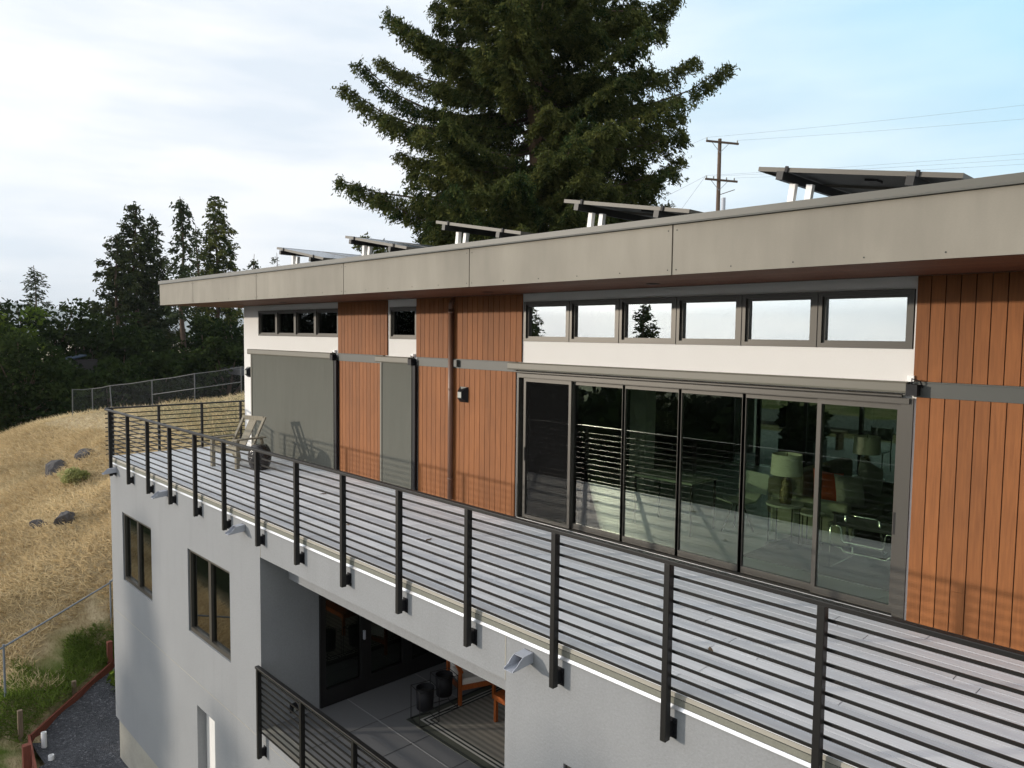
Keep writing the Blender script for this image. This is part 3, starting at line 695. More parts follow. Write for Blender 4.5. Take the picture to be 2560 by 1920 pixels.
railing_front('loggia_railing', 'black metal railing across the open lower balcony of the grey wall', [-10.455 + 1.335 * i for i in range(4)], -5.2, -2.985, -3.30, 10, -3.66, Y0)

# ================================================================== BLINDS
def blind(label, hx0, hx1, zt, zb, drop=None, group='roller blinds on the upper wall'):
    t = thing('roller_blind', label, 'blind', ((hx0 + hx1) / 2, -0.06, zb), group)
    h = MB(); h.prism([(hx0, -0.001, zb), (hx0, -0.115, zb), (hx0, -0.125, zb + 0.02), (hx0, -0.125, zt - 0.015), (hx0, -0.11, zt), (hx0, -0.001, zt)], (hx0, 0, 0), (hx1, 0, 0)); h.build('head_box', 'head_box', t)
    MB().box(hx1 + 0.001, hx1 + 0.10, -0.135, -0.031, zb - 0.02, zb + 0.085).build('motor_box', 'black_plastic', t)
    MB().tube([(hx1 + 0.03, -0.06, zb + 0.085), (hx1 + 0.04, -0.10, zb + 0.14), (hx1 + 0.11, -0.09, zb + 0.12), (hx1 + 0.12, -0.04, zb + 0.06)], 0.007, 6).build('cable', 'black_plastic', t)
    MB().box(hx1 - 0.02, hx1 + 0.04, -0.05, -0.001, zt + 0.001, zt + 0.06).build('bracket', 'aluminium', t)
    if drop:
        sx0, sx1, z0 = drop
        MB().box(sx0, sx1, -0.095, -0.09, z0, zb - 0.001).build('screen', 'screen', t)
        MB().box(sx0, sx1, -0.105, -0.08, z0 - 0.03, z0 - 0.001).build('bottom_bar', 'head_box', t)
        MB().box(sx0 - 0.05, sx0 - 0.002, -0.11, -0.031, 0.02, zb - 0.001).build('side_track', 'head_box', t)
        q = MB(); q.box(sx1 + 0.002, sx1 + 0.085, -0.085, -0.025, 0.02, zb - 0.021); q.build('side_track', 'black_plastic', t)  # black colour paints in the shade on the track's return face
    else:
        MB().tube([(hx0 + 0.15, -0.065, zb - 0.03), (hx1 - 0.05, -0.065, zb - 0.03)], 0.018, 10).build('bottom_bar', 'bronze', t)
    return t
blind('wide dark screen lowered over the doorway beside the white corner', -17.0, -13.19, 2.385, 2.265, (-16.80, -13.12, 0.06))
blind('narrow dark screen lowered between two wood clad wall panels', -11.59, -10.56, 2.375, 2.262, (-11.40, -10.50, 0.06))
blind('long rolled up screen housing above the wide glass sliding door', -8.05, -2.50, 2.38, 2.272)

# ================================================================== WALL LAMPS
def wall_lamp(label, x, z, y0):
    t = thing('wall_lamp', label, 'lamp', (x, y0, z), 'angular wall lamps')
    b = MB(); w, h, d = 0.105, 0.125, 0.10
    v = [(x - w, y0, z - h), (x + w, y0, z - h), (x + w, y0, z + h), (x - w, y0, z + h), (x - w * 0.45, y0 - d, z - h * 0.45), (x + w * 0.45, y0 - d, z - h * 0.45), (x + w * 0.45, y0 - d, z + h * 0.45), (x - w * 0.45, y0 - d, z + h * 0.45)]
    b.add(v, [(0, 1, 2, 3), (4, 7, 6, 5), (1, 0, 4, 5), (2, 1, 5, 6), (3, 2, 6, 7), (0, 3, 7, 4)]); b.build('lamp_body', 'black_plastic', t)
    g = MB(); k = 0.002
    g.add([(x - w * 0.42, y0 - d - k, z - h * 0.36), (x + w * 0.42, y0 - d - k, z - h * 0.36), (x + w * 0.42, y0 - d - k, z + h * 0.36), (x - w * 0.42, y0 - d - k, z + h * 0.36)], [(0, 1, 2, 3)])
    g.add([(x, y0 - d * 0.62, z + h * 0.72), (x + w * 0.8, y0 - 0.012, z + h + 0.001), (x - w * 0.8, y0 - 0.012, z + h + 0.001)], [(0, 1, 2)])
    g.build('lamp_lens', 'lamp_face', t)
    return t
wall_lamp('black angular wall lamp on the white corner of the house', -17.14, 1.83, -0.002)
wall_lamp('black angular wall lamp on wood cladding next to the downspout', -9.16, 1.815, -0.026)
lt = thing('wall_lamp', 'small dark wall lamp low on the shaded loggia side wall', 'lamp', (-10.54, -2.35, -3.2), 'angular wall lamps')
MB().prism([(-10.54, -2.40, -3.20), (-10.47, -2.40, -3.17), (-10.47, -2.40, -3.09), (-10.54, -2.40, -3.05)], (0, -2.40, 0), (0, -2.29, 0)).build('lamp_body', 'black_plastic', lt)
box('lamp_lens', 'lamp_face', lt, -10.469, -10.466, -2.365, -2.325, -3.16, -3.10)

# ================================================================== SOLAR ARRAYS
def solar(label, x0, proto=None):
    """tilted towards +X, running back from the front edge"""
    if proto is not None: return copy_tree(proto, None, (x0, -0.6, 3.86), label)
    t = thing('solar_array', label, 'solar panels', (x0, -0.6, 3.86), 'tilted solar arrays on the flat roof')
    zt = 4.53; L = 1.90; ca, sa = math.cos(R_(10.2)), math.sin(R_(10.2))
    def pt(s, y, n): return (x0 + s * ca + n * sa, y, zt - s * sa + n * ca)
    def slab(mb, s0, s1, y0, y1, n0, n1, mi=0):
        mb.prism([pt(s0, y0, n0), pt(s1, y0, n0), pt(s1, y0, n1), pt(s0, y0, n1)], (0, y0, 0), (0, y1, 0), 1.0, mi)
    for k in range(4):
        a = -0.6 + k * 1.045; b = a + 1.03
        f = MB(); slab(f, 0, L, a, a + 0.012, -0.042, 0.002); slab(f, 0, L, b - 0.012, b, -0.042, 0.002); slab(f, 0, 0.012, a + 0.012, b - 0.012, -0.042, 0.002); slab(f, L - 0.012, L, a + 0.012, b - 0.012, -0.042, 0.002)
        p = f.build('solar_panel', 'panel_frame', t)
        g = MB(); slab(g, 0.012, L - 0.012, a + 0.012, b - 0.012, -0.008, -0.002); g.build('cell_sheet', 'panel_glass', p)
        g = MB(); slab(g, 0.012, L - 0.012, a + 0.012, b - 0.012, -0.014, -0.009); g.build('back_sheet', 'panel_back', p)
        g = MB(); slab(g, 0.9, 1.02, a + 0.45, a + 0.60, -0.035, -0.0145); g.build('junction_box', 'black_plastic', p)
    for s in (0.24, 1.47):
        r = MB(); slab(r, s, s + 0.07, -0.66, 3.6, -0.125, -0.043); r.build('mounting_rail', 'black_metal', t)
        c = MB(); slab(c, s + 0.055, s + 0.085, -0.618, -0.601, -0.048, 0.014); c.build('clamp', 'black_plastic', t)
    for s, y in ((0.27, -0.36), (0.45, -0.36), (0.27, 1.6), (0.45, 1.6), (1.5, -0.36), (1.5, 1.6)):
        q = pt(s, y, -0.126)
        MB().bar((q[0] - 0.045, y, 3.861), (q[0] + 0.02, y, q[2]), 0.062, 0.062).build('support_leg', 'aluminium', t)
    return t
LB = ['tilted solar panel array at the low far end of the roof, by the thin conifers', 'tilted solar panel array second from the far end of the roof',
      'tilted solar panel array in front of the lowest boughs of the big redwood', 'tilted solar panel array in front of the redwood trunk, beside the pole', 'tilted solar panel array closest to the camera, dark underside showing']
s0 = None
for lab, x in zip(LB, (-14.47, -11.82, -9.18, -6.52, -3.84)):
    o = solar(lab, x, s0); s0 = s0 or o

# ================================================================== FURNITURE ON THE DECK
def rot_pts(o, ax):
    """local frame: o origin, ax unit facing direction; returns function (side, fwd, z) -> world; side = viewer's side"""
    f = Vector((ax[0], ax[1], 0)).normalized(); s = Vector((-f.y, f.x, 0))
    return lambda a, b, z: Vector(o) + s * a + f * b + Vector((0, 0, z))
def deck_chair():
    o = (-15.08, -1.23, 0.0); P = rot_pts(o, (0.372, -0.928))
    t = thing('lounge_chair', 'weathered grey wooden lounge chair with one broad back slat on the deck', 'chair', o)
    w = 0.33
    for s in (-1, 1):
        MB().bar(P(s * w, 0.33, 0.0), P(s * w, 0.33, 0.57), 0.055, 0.09, up=(0.372, -0.928, 0)).build('leg', 'weathered_teak', t, bevel=0.004)
        MB().bar(P(s * w, -0.42, 0.0), P(s * w, -0.10, 0.36), 0.05, 0.08, up=(0.372, -0.928, 0)).build('leg', 'weathered_teak', t, bevel=0.004)
        MB().bar(P(s * (w + 0.03), 0.42, 0.595), P(s * (w + 0.03), -0.42, 0.565), 0.11, 0.03).build('armrest', 'weathered_teak', t, bevel=0.004)
        MB().bar(P(s * (w - 0.04), -0.06, 0.26), P(s * (w - 0.04), -0.52, 0.98), 0.06, 0.035).build('back_stile', 'weathered_teak', t, bevel=0.004)
        MB().bar(P(s * (w + 0.03), -0.33, 0.55), P(s * (w + 0.03), -0.44, 0.0), 0.045, 0.06, up=(0.372, -0.928, 0)).build('rear_post', 'weathered_teak', t, bevel=0.004)
    st = MB(); st.bar(P(-w + 0.03, 0.33, 0.37), P(w - 0.03, 0.33, 0.37), 0.03, 0.13); 
    for k in range(7):
        b = 0.30 - k * 0.075; z = 0.43 - k * 0.022
        st.bar(P(-w + 0.03, b, z), P(w - 0.03, b, z), 0.068, 0.02)
    st.build('seat', 'weathered_teak', t, bevel=0.003)
    bk = MB(); bk.bar(P(-w + 0.06, -0.495, 0.945), P(w - 0.06, -0.495, 0.945), 0.03, 0.09)
    bk.bar(P(-w + 0.06, -0.10, 0.34), P(w - 0.06, -0.10, 0.34), 0.03, 0.07)
    bk.bar(P(0, -0.12, 0.36), P(0, -0.475, 0.90), 0.20, 0.02)
    bk.build('backrest', 'weathered_teak', t, bevel=0.003)
deck_chair()
st = MB().lathe((-14.33, -1.08, 0.0), [(0.13, 0.0), (0.17, 0.02), (0.215, 0.13), (0.232, 0.26), (0.215, 0.38), (0.17, 0.47), (0.15, 0.485), (0.145, 0.50)], 28).build('ceramic_stool', 'glazed_ceramic', None, smooth=True)
tag(st, 'dark glazed drum shaped ceramic stool beside the wooden deck chair', 'stool')

for i, (x, y, a) in enumerate(((-9.3, -2.1, 0.4), (-7.9, -1.7, 1.7), (-6.4, -2.3, 2.9), (-5.2, -1.2, 0.9), (-3.4, -2.0, 2.2), (-11.4, -1.3, 1.2))):
    c, q = math.cos(a), math.sin(a); L = 0.055 + 0.008 * (i % 3)
    pts = [(-L, 0, 0.004), (-L * 0.3, L * 0.35, 0.012), (L * 0.5, L * 0.28, 0.010), (L, 0, 0.016), (L * 0.5, -L * 0.28, 0.006), (-L * 0.3, -L * 0.35, 0.008)]
    lf = MB(); lf.add([(x + c * u - q * v, y + q * u + c * v, w) for u, v, w in pts], [(0, 1, 2, 3), (0, 3, 4, 5)])
    tag(lf.build('fallen_leaf', 'old_timber'), 'small dry brown leaf lying on the grey deck boards', 'leaf', 'dry leaves on the deck')

# ================================================================== LOGGIA FURNITURE
ZP = -3.296
rg = MB(); rx0, rx1, ry0, ry1 = -9.29, -4.9 - 0.3, -1.06, 1.25
rg.box(rx0, rx1, ry0, ry1, ZP, ZP + 0.010, 1, 0)
def ring(mb, d0, d1, z, mi):
    a, b = (rx0 + d0, rx1 - d0, ry0 + d0, ry1 - d0), (rx0 + d1, rx1 - d1, ry0 + d1, ry1 - d1)
    mb.add([(a[0], a[2], z), (a[1], a[2], z), (a[1], a[3], z), (a[0], a[3], z), (b[0], b[2], z), (b[1], b[2], z), (b[1], b[3], z), (b[0], b[3], z)], [(0, 1, 5, 4), (1, 2, 6, 5), (2, 3, 7, 6), (3, 0, 4, 7)], 1, mi)
ring(rg, 0.0, 0.05, ZP + 0.0115, 1); ring(rg, 0.15, 0.185, ZP + 0.0125, 2); ring(rg, 0.185, 0.22, ZP + 0.0125, 1); ring(rg, 0.22, 0.255, ZP + 0.0125, 2); ring(rg, 0.255, 0.29, ZP + 0.0125, 1)
rg.add([(rx0 + 0.29, ry0 + 0.29, ZP + 0.0135), (rx1 - 0.29, ry0 + 0.29, ZP + 0.0135), (rx1 - 0.29, ry1 - 0.29, ZP + 0.0135), (rx0 + 0.29, ry1 - 0.29, ZP + 0.0135)], [(0, 1, 2, 3)], 1, 3)
tag(rg.build('rug', ['rug_green', 'rug_dark', 'rug_cream', 'rug_field']), 'grey and cream striped rug with dark border on the loggia floor', 'rug')
def planter(label, x, y):
    t = thing('planter', label, 'planter', (x, y, ZP), 'black planters in wire stands')
    w = 0.165; a = R_(-12); c, s = math.cos(a), math.sin(a)
    q = [(x + c * i - s * j, y + s * i + c * j) for i, j in ((-w, -w), (w, -w), (w, w), (-w, w))]
    f = MB()
    for k in range(4):
        p, n = q[k], q[(k + 1) % 4]
        f.tube([(p[0], p[1], ZP + 0.015), (p[0], p[1], ZP + 0.56)], 0.006, 6)
        for z in (0.015, 0.55): f.tube([(p[0], p[1], ZP + z), (n[0], n[1], ZP + z)], 0.006, 6)
    f.build('wire_stand', 'black_metal', t)
    MB().lathe((x, y, ZP), [(0.115, 0.20), (0.132, 0.22), (0.142, 0.55), (0.130, 0.55), (0.122, 0.46)], 26).build('pot', 'black_plastic', t, smooth=True)
    MB().lathe((x, y, ZP), [(0.1215, 0.47), (0.1215, 0.475)], 20).build('soil', 'seam', t)
planter('black pot in a square wire stand, standing on the rug corner', -9.07, -0.86)
planter('black pot in a square wire stand, farther one behind its twin', -9.22, -0.36)
def arm_chair():
    t = thing('armchair', 'orange teak armchair with cream cushions in the shaded loggia', 'armchair', (-9.1, 0.25, ZP))
    P = rot_pts((-9.25, 0.235, ZP), (0.942, -0.335)); w = 0.30
    for s in (-1, 1):
        for b in (-0.28, 0.31): MB().bar(P(s * w, b, 0.012), P(s * w, b, 0.58), 0.05, 0.05).build('leg', 'orange_teak', t, bevel=0.004)
        ar = MB(); pts = [(-0.32, 0.60), (-0.15, 0.645), (0.05, 0.65), (0.22, 0.625), (0.36, 0.575)]
        for (b0, z0), (b1, z1) in zip(pts[:-1], pts[1:]): ar.bar(P(s * w, b0, z0), P(s * w, b1, z1), 0.07, 0.032)
        ar.build('armrest', 'orange_teak', t)
        MB().bar(P(s * w, -0.26, 0.24), P(s * w, 0.30, 0.30), 0.03, 0.07).build('side_rail', 'orange_teak', t)
    MB().bar(P(-w + 0.03, 0.31, 0.30), P(w - 0.03, 0.31, 0.30), 0.03, 0.08).build('front_rail', 'orange_teak', t)
    MB().bar(P(-w + 0.03, 0.0, 0.375), P(w - 0.03, 0.0, 0.375), 0.60, 0.13).build('seat_cushion', 'cream_cushion', t, bevel=0.03)
    MB().bar(P(0, -0.25, 0.42), P(0, -0.38, 0.85), 0.54, 0.12).build('back_cushion', 'cream_cushion', t, bevel=0.03)
    MB().bar(P(-w, -0.36, 0.80), P(w, -0.36, 0.80), 0.03, 0.09).build('back_rail', 'orange_teak', t)
arm_chair()
t = thing('side_table', 'low orange teak side table standing on the striped loggia rug', 'table', (-7.9, 0.25, ZP))
tp = MB()
for k in range(6): tp.box(-8.33, -7.4, -0.10 + k * 0.115, -0.10 + k * 0.115 + 0.108, ZP + 0.43, ZP + 0.455, 0.9 + 0.04 * k)
tp.box(-8.31, -7.42, -0.085, -0.06, ZP + 0.36, ZP + 0.4295); tp.box(-8.31, -8.285, -0.06, 0.55, ZP + 0.36, ZP + 0.4295)
tp.build('tabletop', 'orange_teak', t)
for x in (-8.31, -7.47):
    for y in (-0.09, 0.50): MB().box(x, x + 0.05, y, y + 0.05, ZP + 0.012, ZP + 0.3595).build('leg', 'orange_teak', t)

# ================================================================== FURNITURE IN THE ROOM
ZF = 0.045
def round_table(label, x, y, r, h, group='nesting round side tables'):
    t = thing('round_table', label, 'table', (x, y, ZF), group)
    MB().lathe((x, y, ZF), [(r, h - 0.025), (r, h)], 32).build('tabletop', 'table_marble', t)
    f = MB(); n = 28; rr = r - 0.02
    f.tube([(x + rr * math.cos(2 * math.pi * k / n), y + rr * math.sin(2 * math.pi * k / n), ZF + 0.012) for k in range(n + 1)], 0.009, 6)
    f.build('base_ring', 'black_metal', t)
    for k in range(4):
        a = k * math.pi / 2 + 0.9
        MB().tube([(x + rr * math.cos(a), y + rr * math.sin(a), ZF + 0.012), (x + rr * math.cos(a), y + rr * math.sin(a), ZF + h - 0.0255)], 0.009, 6).build('leg', 'black_metal', t)
round_table('taller round side table with pale top, table lamp standing on it', -4.47, 1.55, 0.235, 0.57)
round_table('lower round side table tucked beside the taller lamp table', -4.17, 1.72, 0.15, 0.47)
round_table('round side table by the far arm of the sofa under the second lamp', -4.45, 4.25, 0.26, 0.57)
def table_lamp(label, x, y, z):
    t = thing('table_lamp', label, 'lamp', (x, y, z), 'table lamps with drum shades')
    MB().lathe((x, y, z), [(0.070, 0.001), (0.082, 0.05), (0.080, 0.16), (0.068, 0.27), (0.05, 0.325), (0.028, 0.345), (0.03, 0.36), (0.012, 0.365), (0.012, 0.40)], 24).build('lamp_base', 'brass_ceramic', t, smooth=True)
    s = MB(); n = 32
    for r0 in (0.20, 0.196):
        vs = [(x + r * math.cos(2 * math.pi * k / n), y + r * math.sin(2 * math.pi * k / n), z + h) for h, r in ((0.385, r0), (0.655, r0 - 0.012)) for k in range(n)]
        s.add(vs, [(k, (k + 1) % n, n + (k + 1) % n, n + k) for k in range(n)])
    s.build('lamp_shade', 'lamp_shade', t, smooth=True)
    MB().tube([(x, y, z + 0.40), (x, y, z + 0.68)], 0.006, 6).build('finial', 'brass_ceramic', t)
table_lamp('table lamp with cream drum shade next to the orange cushion', -4.45, 1.53, ZF + 0.571)
table_lamp('dimmer table lamp with drum shade at the far end of the sofa', -4.45, 4.22, ZF + 0.571)
def sofa():
    t = thing('sofa', 'dark olive sofa facing across the room behind the lamp tables', 'sofa', (-4.2, 3.0, ZF))
    MB().box(-4.85, -3.75, 1.95, 3.9, ZF + 0.06, ZF + 0.30).build('base', 'sofa_side', t, bevel=0.02)
    MB().box(-4.85, -3.80, 1.90, 2.08, ZF + 0.05, ZF + 0.60).build('arm', 'sofa_side', t, bevel=0.04)
    MB().box(-4.85, -3.80, 3.85, 4.02, ZF + 0.05, ZF + 0.60).build('arm', 'olive_fabric', t, bevel=0.04)
    MB().box(-4.92, -4.70, 1.92, 4.0, ZF + 0.30, ZF + 0.82).build('backrest', 'olive_fabric', t, bevel=0.05)
    for a, b in ((2.09, 2.95), (2.97, 3.84)):
        MB().box(-4.68, -3.72, a, b, ZF + 0.305, ZF + 0.46).build('seat_cushion', 'olive_fabric', t, bevel=0.04)
        MB().box(-4.69, -4.48, a + 0.02, b - 0.02, ZF + 0.47, ZF + 0.92).build('back_cushion', 'olive_fabric', t, bevel=0.05)
    return t
sofa()
def pillow(name, label, c, n, w, d, mat, rot=0.0):
    mb = MB(); N = 10; nrm = Vector(n).normalized(); sx = nrm.cross(Vector((0, 0, 1))).normalized(); sy = sx.cross(nrm).normalized()
    ca, sa = math.cos(rot), math.sin(rot); ux, uy = sx * ca + sy * sa, sy * ca - sx * sa
    vs = []; fs = []
    for side in (1, -1):
        for i in range(N + 1):
            for j in range(N + 1):
                u, v = 2 * i / N - 1, 2 * j / N - 1
                pin = 1 - 0.10 * (u * u * (1 - v * v) + v * v * (1 - u * u))
                hgt = d / 2 * math.sqrt(max(0, (1 - u ** 4))) * math.sqrt(max(0, (1 - v ** 4)))
                vs.append(Vector(c) + ux * u * w / 2 * pin + uy * v * w / 2 * pin + nrm * side * hgt)
    B = (N + 1) ** 2
    for i in range(N):
        for j in range(N):
            a = i * (N + 1) + j; fs.append((a, a + 1, a + N + 2, a + N + 1)); fs.append((B + a, B + a + N + 1, B + a + N + 2, B + a + 1))
    mb.add(vs, fs); o = mb.build(name, mat, None, smooth=True); return tag(o, label, 'cushion', 'cushions on the sofa')
pillow('cushion', 'bright orange cushion at the near end of the sofa', (-4.22, 2.30, ZF + 0.72), (0.75, -0.5, 0.35), 0.46, 0.18, 'orange_fabric', 0.2)
pillow('cushion', 'plain grey cushion leaning in front of the orange one', (-3.98, 2.42, ZF + 0.68), (0.85, -0.45, 0.3), 0.46, 0.17, 'grey_fabric', 0.1)
pillow('cushion', 'patterned grey cushion at the far end of the sofa', (-4.1, 3.45, ZF + 0.72), (0.95, -0.25, 0.3), 0.50, 0.17, 'grey_fabric', 0.5)
box_ = MB().box(-4.6, -2.2, 0.7, 4.3, ZF + 0.001, ZF + 0.012).build('rug', 'dark_rug'); tag(box_, 'dark grey rug under the chrome chair and sofa indoors', 'rug')
def tube_chair():
    x0, x1 = -3.62, -2.90; y0, y1 = 0.98, 1.66; z = ZF + 0.024
    t = thing('tubular_chair', 'black leather armchair on chrome tubes just inside the sliding door', 'armchair', (-3.26, 1.3, ZF))
    fr = MB(); r = 0.0125
    for x in (x0, x1):
        fr.tube([(x, y0 + 0.02, z + 0.52), (x, y0, z + 0.49), (x, y0, z + 0.03), (x, y0 + 0.03, z), (x, y1 - 0.03, z), (x, y1, z + 0.03), (x, y1, z + 0.49), (x, y1 - 0.02, z + 0.52), (x, y0 + 0.02, z + 0.52)], r, 8)
    q = 0.11
    fr.tube([(x0, y0 + 0.02, z + 0.52), (x0 + q - 0.02, y0 + 0.02, z + 0.52), (x0 + q, y0 + 0.02, z + 0.50), (x0 + q + 0.01, y0 + 0.03, z + 0.36), (x0 + q + 0.04, y0 + 0.03, z + 0.335), (x1 - q - 0.04, y0 + 0.03, z + 0.335), (x1 - q - 0.01, y0 + 0.03, z + 0.36), (x1 - q, y0 + 0.02, z + 0.50), (x1 - q + 0.02, y0 + 0.02, z + 0.52), (x1, y0 + 0.02, z + 0.52)], r, 8)
    fr.tube([(x0, y0 + 0.1, z + 0.24), (x0 + 0.09, y0 + 0.1, z + 0.24), (x0 + 0.12, y0 + 0.1, z + 0.20), (x1 - 0.12, y0 + 0.1, z + 0.20), (x1 - 0.09, y0 + 0.1, z + 0.24), (x1, y0 + 0.1, z + 0.24)], r, 8)
    fr.tube([(x0 + 0.03, y0 - 0.03, z + 0.68), (x1 - 0.03, y0 - 0.03, z + 0.68)], r, 8)
    for x in (x0 + 0.17, x1 - 0.17): fr.tube([(x, y0 - 0.02, z + 0.67), (x, y0 + 0.16, z + 0.24), (x, y1, z + 0.38)], r, 8)
    fr.build('tube_frame', 'chrome', t, smooth=True)
    MB().bar((x0 + 0.03, y0 + 0.01, z + 0.60), (x1 - 0.03, y0 + 0.01, z + 0.60), 0.012, 0.15).build('backrest', 'black_leather', t)
    MB().prism([(x0 + 0.13, y0 + 0.20, z + 0.27), (x0 + 0.13, y1 - 0.02, z + 0.40), (x0 + 0.13, y1 - 0.02, z + 0.41), (x0 + 0.13, y0 + 0.20, z + 0.28)], (x0 + 0.13, 0, 0), (x1 - 0.13, 0, 0)).build('seat', 'black_leather', t)
    for x in (x0, x1): MB().box(x - 0.03, x + 0.03, y0 + 0.05, y1 - 0.05, z + 0.533, z + 0.545).build('armrest', 'black_leather', t)
tube_chair()
t = thing('desk', 'pale desk with thin dark legs standing deep in the room', 'table', (-5.95, 1.2, ZF))
MB().box(-6.5, -5.52, 0.98, 1.62, ZF + 0.71, ZF + 0.74).build('tabletop', 'white_laminate', t)
for x in (-6.48, -5.54):
    for y in (1.0, 1.6): MB().box(x - 0.012, x + 0.012, y - 0.012, y + 0.012, ZF, ZF + 0.7095).build('leg', 'black_metal', t)
t = thing('shell_chair', 'pale moulded chair pulled up to the desk indoors', 'chair', (-5.3, 1.7, ZF))
sh = MB(); 
prof = [(0.22, 0.46), (0.05, 0.44), (-0.12, 0.46), (-0.20, 0.56), (-0.24, 0.84)]
for (a, z0), (b, z1) in zip(prof[:-1], prof[1:]): sh.bar((-5.25 - a * 0.5, 1.75 - a, ZF + z0), (-5.25 - b * 0.5, 1.75 - b, ZF + z1), 0.44, 0.02)
sh.build('seat_shell', 'white_laminate', t)
for a in (0.7, 2.3, 3.9, 5.5): MB().tube([(-5.25 + 0.05 * math.cos(a), 1.75 + 0.05 * math.sin(a), ZF + 0.43), (-5.25 + 0.22 * math.cos(a), 1.75 + 0.22 * math.sin(a), ZF)], 0.012, 6).build('leg', 'black_metal', t)
t = thing('pendant_lamp', 'small chrome and glass pendant hanging in the dark room', 'lamp', (-8.6, 3.9, 2.5))
MB().tube([(-8.6, 3.9, 2.499), (-8.6, 3.9, 1.95)], 0.006, 6).build('cord', 'black_metal', t)
MB().lathe((-8.6, 3.9, 1.72), [(0.10, 0.0), (0.11, 0.02), (0.11, 0.18), (0.05, 0.23)], 20).build('lamp_shade', 'chrome', t)

# ---- rear terrace seen through the room
tr = MB().box(-14.0, 2.0, 7.31, 13.5, -0.25, -0.02).build('terrace', 'patio_tile'); tr['kind'] = 'structure'
def metal_chair(x, y, label):
    t = thing('terrace_chair', label, 'chair', (x, y, -0.02), 'dark metal chairs on the rear terrace')
    for a in (-0.22, 0.22):
        MB().tube([(x + a, y - 0.25, -0.02), (x + a, y - 0.22, 0.42), (x + a, y + 0.22, 0.42), (x + a, y + 0.27, -0.02)], 0.013, 6).build('leg', 'black_metal', t)
        MB().tube([(x + a, y + 0.22, 0.42), (x + a, y + 0.33, 0.92)], 0.013, 6).build('back_post', 'black_metal', t)
    MB().box(x - 0.22, x + 0.22, y - 0.22, y + 0.22, 0.415, 0.435).build('seat', 'black_metal', t)
    MB().bar((x - 0.22, y + 0.29, 0.76), (x + 0.22, y + 0.29, 0.76), 0.012, 0.26).build('backrest', 'grey_fabric', t)
metal_chair(-5.9, 8.6, 'dark metal terrace chair with its sling back, nearer the room')
metal_chair(-5.1, 9.2, 'dark metal terrace chair with its sling back, farther from the room')
t = thing('terrace_bench', 'simple dark timber bench out on the rear terrace', 'bench', (-8.2, 11.2, -0.02))
MB().box(-8.9, -7.6, 11.0, 11.4, 0.40, 0.45).build('seat', 'old_timber', t)
for x in (-8.8, -7.75): MB().box(x, x + 0.07, 11.03, 11.37, -0.02, 0.3995).build('leg', 'old_timber', t)
rd = MB().box(-60.0, 30.0, 15.5, 19.5, -0.4, 0.02).build('road', 'asphalt'); rd['kind'] = 'structure'
tag(MB().box(-12.0, -8.9, 9.0, 9.2, -0.02, 2.6).build('garden_wall', 'white_stucco'), 'pale rendered wall beside the rear terrace planting', 'wall')

# ================================================================== GRAVEL BED, TIMBER EDGING
gv = MB()
GP = [(-22.75, -1.36, -6.62), (-19.88, -4.14, -6.88), (-18.45, -4.24, -6.93), (-16.0, -4.6, -7.0), (-16.0, -2.7, -7.0), (-17.95, -2.7, -6.85), (-18.3, -1.0, -6.6), (-21.5, 0.2, -6.6)]
def poly_inside(x, y, P):
    c = False
    for i in range(len(P)):
        (x1, y1), (x2, y2) = P[i][:2], P[i - 1][:2]
        if (y1 > y) != (y2 > y) and x < (x2 - x1) * (y - y1) / (y2 - y1) + x1: c = not c
    return c
def gravel_mat():
    t = NT('dark_gravel')
    v = t.n('ShaderNodeTexVoronoi'); v.inputs['Scale'].default_value = 30; t.l(t.coords(), v.inputs['Vector'])
    n = t.noise(2.0, 3.0)
    f = t.math('MULTIPLY', t.math('ADD', t.math('MULTIPLY', n, 0.7), 0.65), 1.0)
    c = t.scale_col(t.ramp(v.outputs['Color'], [(0.0, (0.035, 0.038, 0.045)), (0.75, (0.095, 0.098, 0.11)), (1.0, (0.24, 0.24, 0.26))]), f)
    return t.pbr(c, 0.9, 0, t.bump(v.outputs['Distance'], 0.9, 0.05), 0.2)
MAT['gravel'] = gravel_mat()
gxs = np.linspace(-23, -15.5, 60); gys = np.linspace(-4.8, 0.4, 42)
GZ0 = lambda x, y: -6.90 + 0.03 * math.sin(x * 3.1 + y) + 0.03 * math.sin(y * 4.3 - x * 1.7) + 0.10 * max(0.0, -19.6 - x)
gvm = MB(); idx = {}
for i, x in enumerate(gxs):
    for j, y in enumerate(gys): idx[i, j] = len(gvm.v); gvm.v.append((x, y, GZ0(x, y)))
for i in range(59):
    for j in range(41):
        if poly_inside((gxs[i] + gxs[i + 1]) / 2, (gys[j] + gys[j + 1]) / 2, GP): gvm.f.append((idx[i, j], idx[i + 1, j], idx[i + 1, j + 1], idx[i, j + 1])); gvm.t.append(1.0); gvm.mi.append(0)
go = gvm.build('gravel', 'gravel', smooth=True); go['kind'] = 'stuff'
def edging(label, a, b, za, zb, hgt=0.28):
    o = MB().bar((a[0], a[1], za - 0.1), (b[0], b[1], zb - 0.1), 0.05, hgt).build('timber_edging', 'red_timber', None)
    return tag(o, label, 'edging', 'red timber boards edging the gravel')
edging('long red timber board edging the gravel along the green bank', (-22.75, -1.32), (-19.85, -4.18), -6.48, -6.72)
edging('short red timber board closing the gravel bed at its lower corner', (-19.86, -4.22), (-16.2, -4.62), -6.74, -6.85, 0.34)
def timber_post(label, x, y, zb, h, mat='old_timber', w=0.10):
    o = MB().box(x - w / 2, x + w / 2, y - w / 2, y + w / 2, zb, zb + h).build('timber_post', mat, None, bevel=0.006)
    return tag(o, label, 'post', 'timber stakes along the gravel edging')
timber_post('tall weathered grey stake at the corner of the gravel edging', -19.98, -4.36, -7.3, 1.22)
timber_post('short brown stake halfway along the red gravel edging', -21.25, -2.95, -6.9, 0.62)
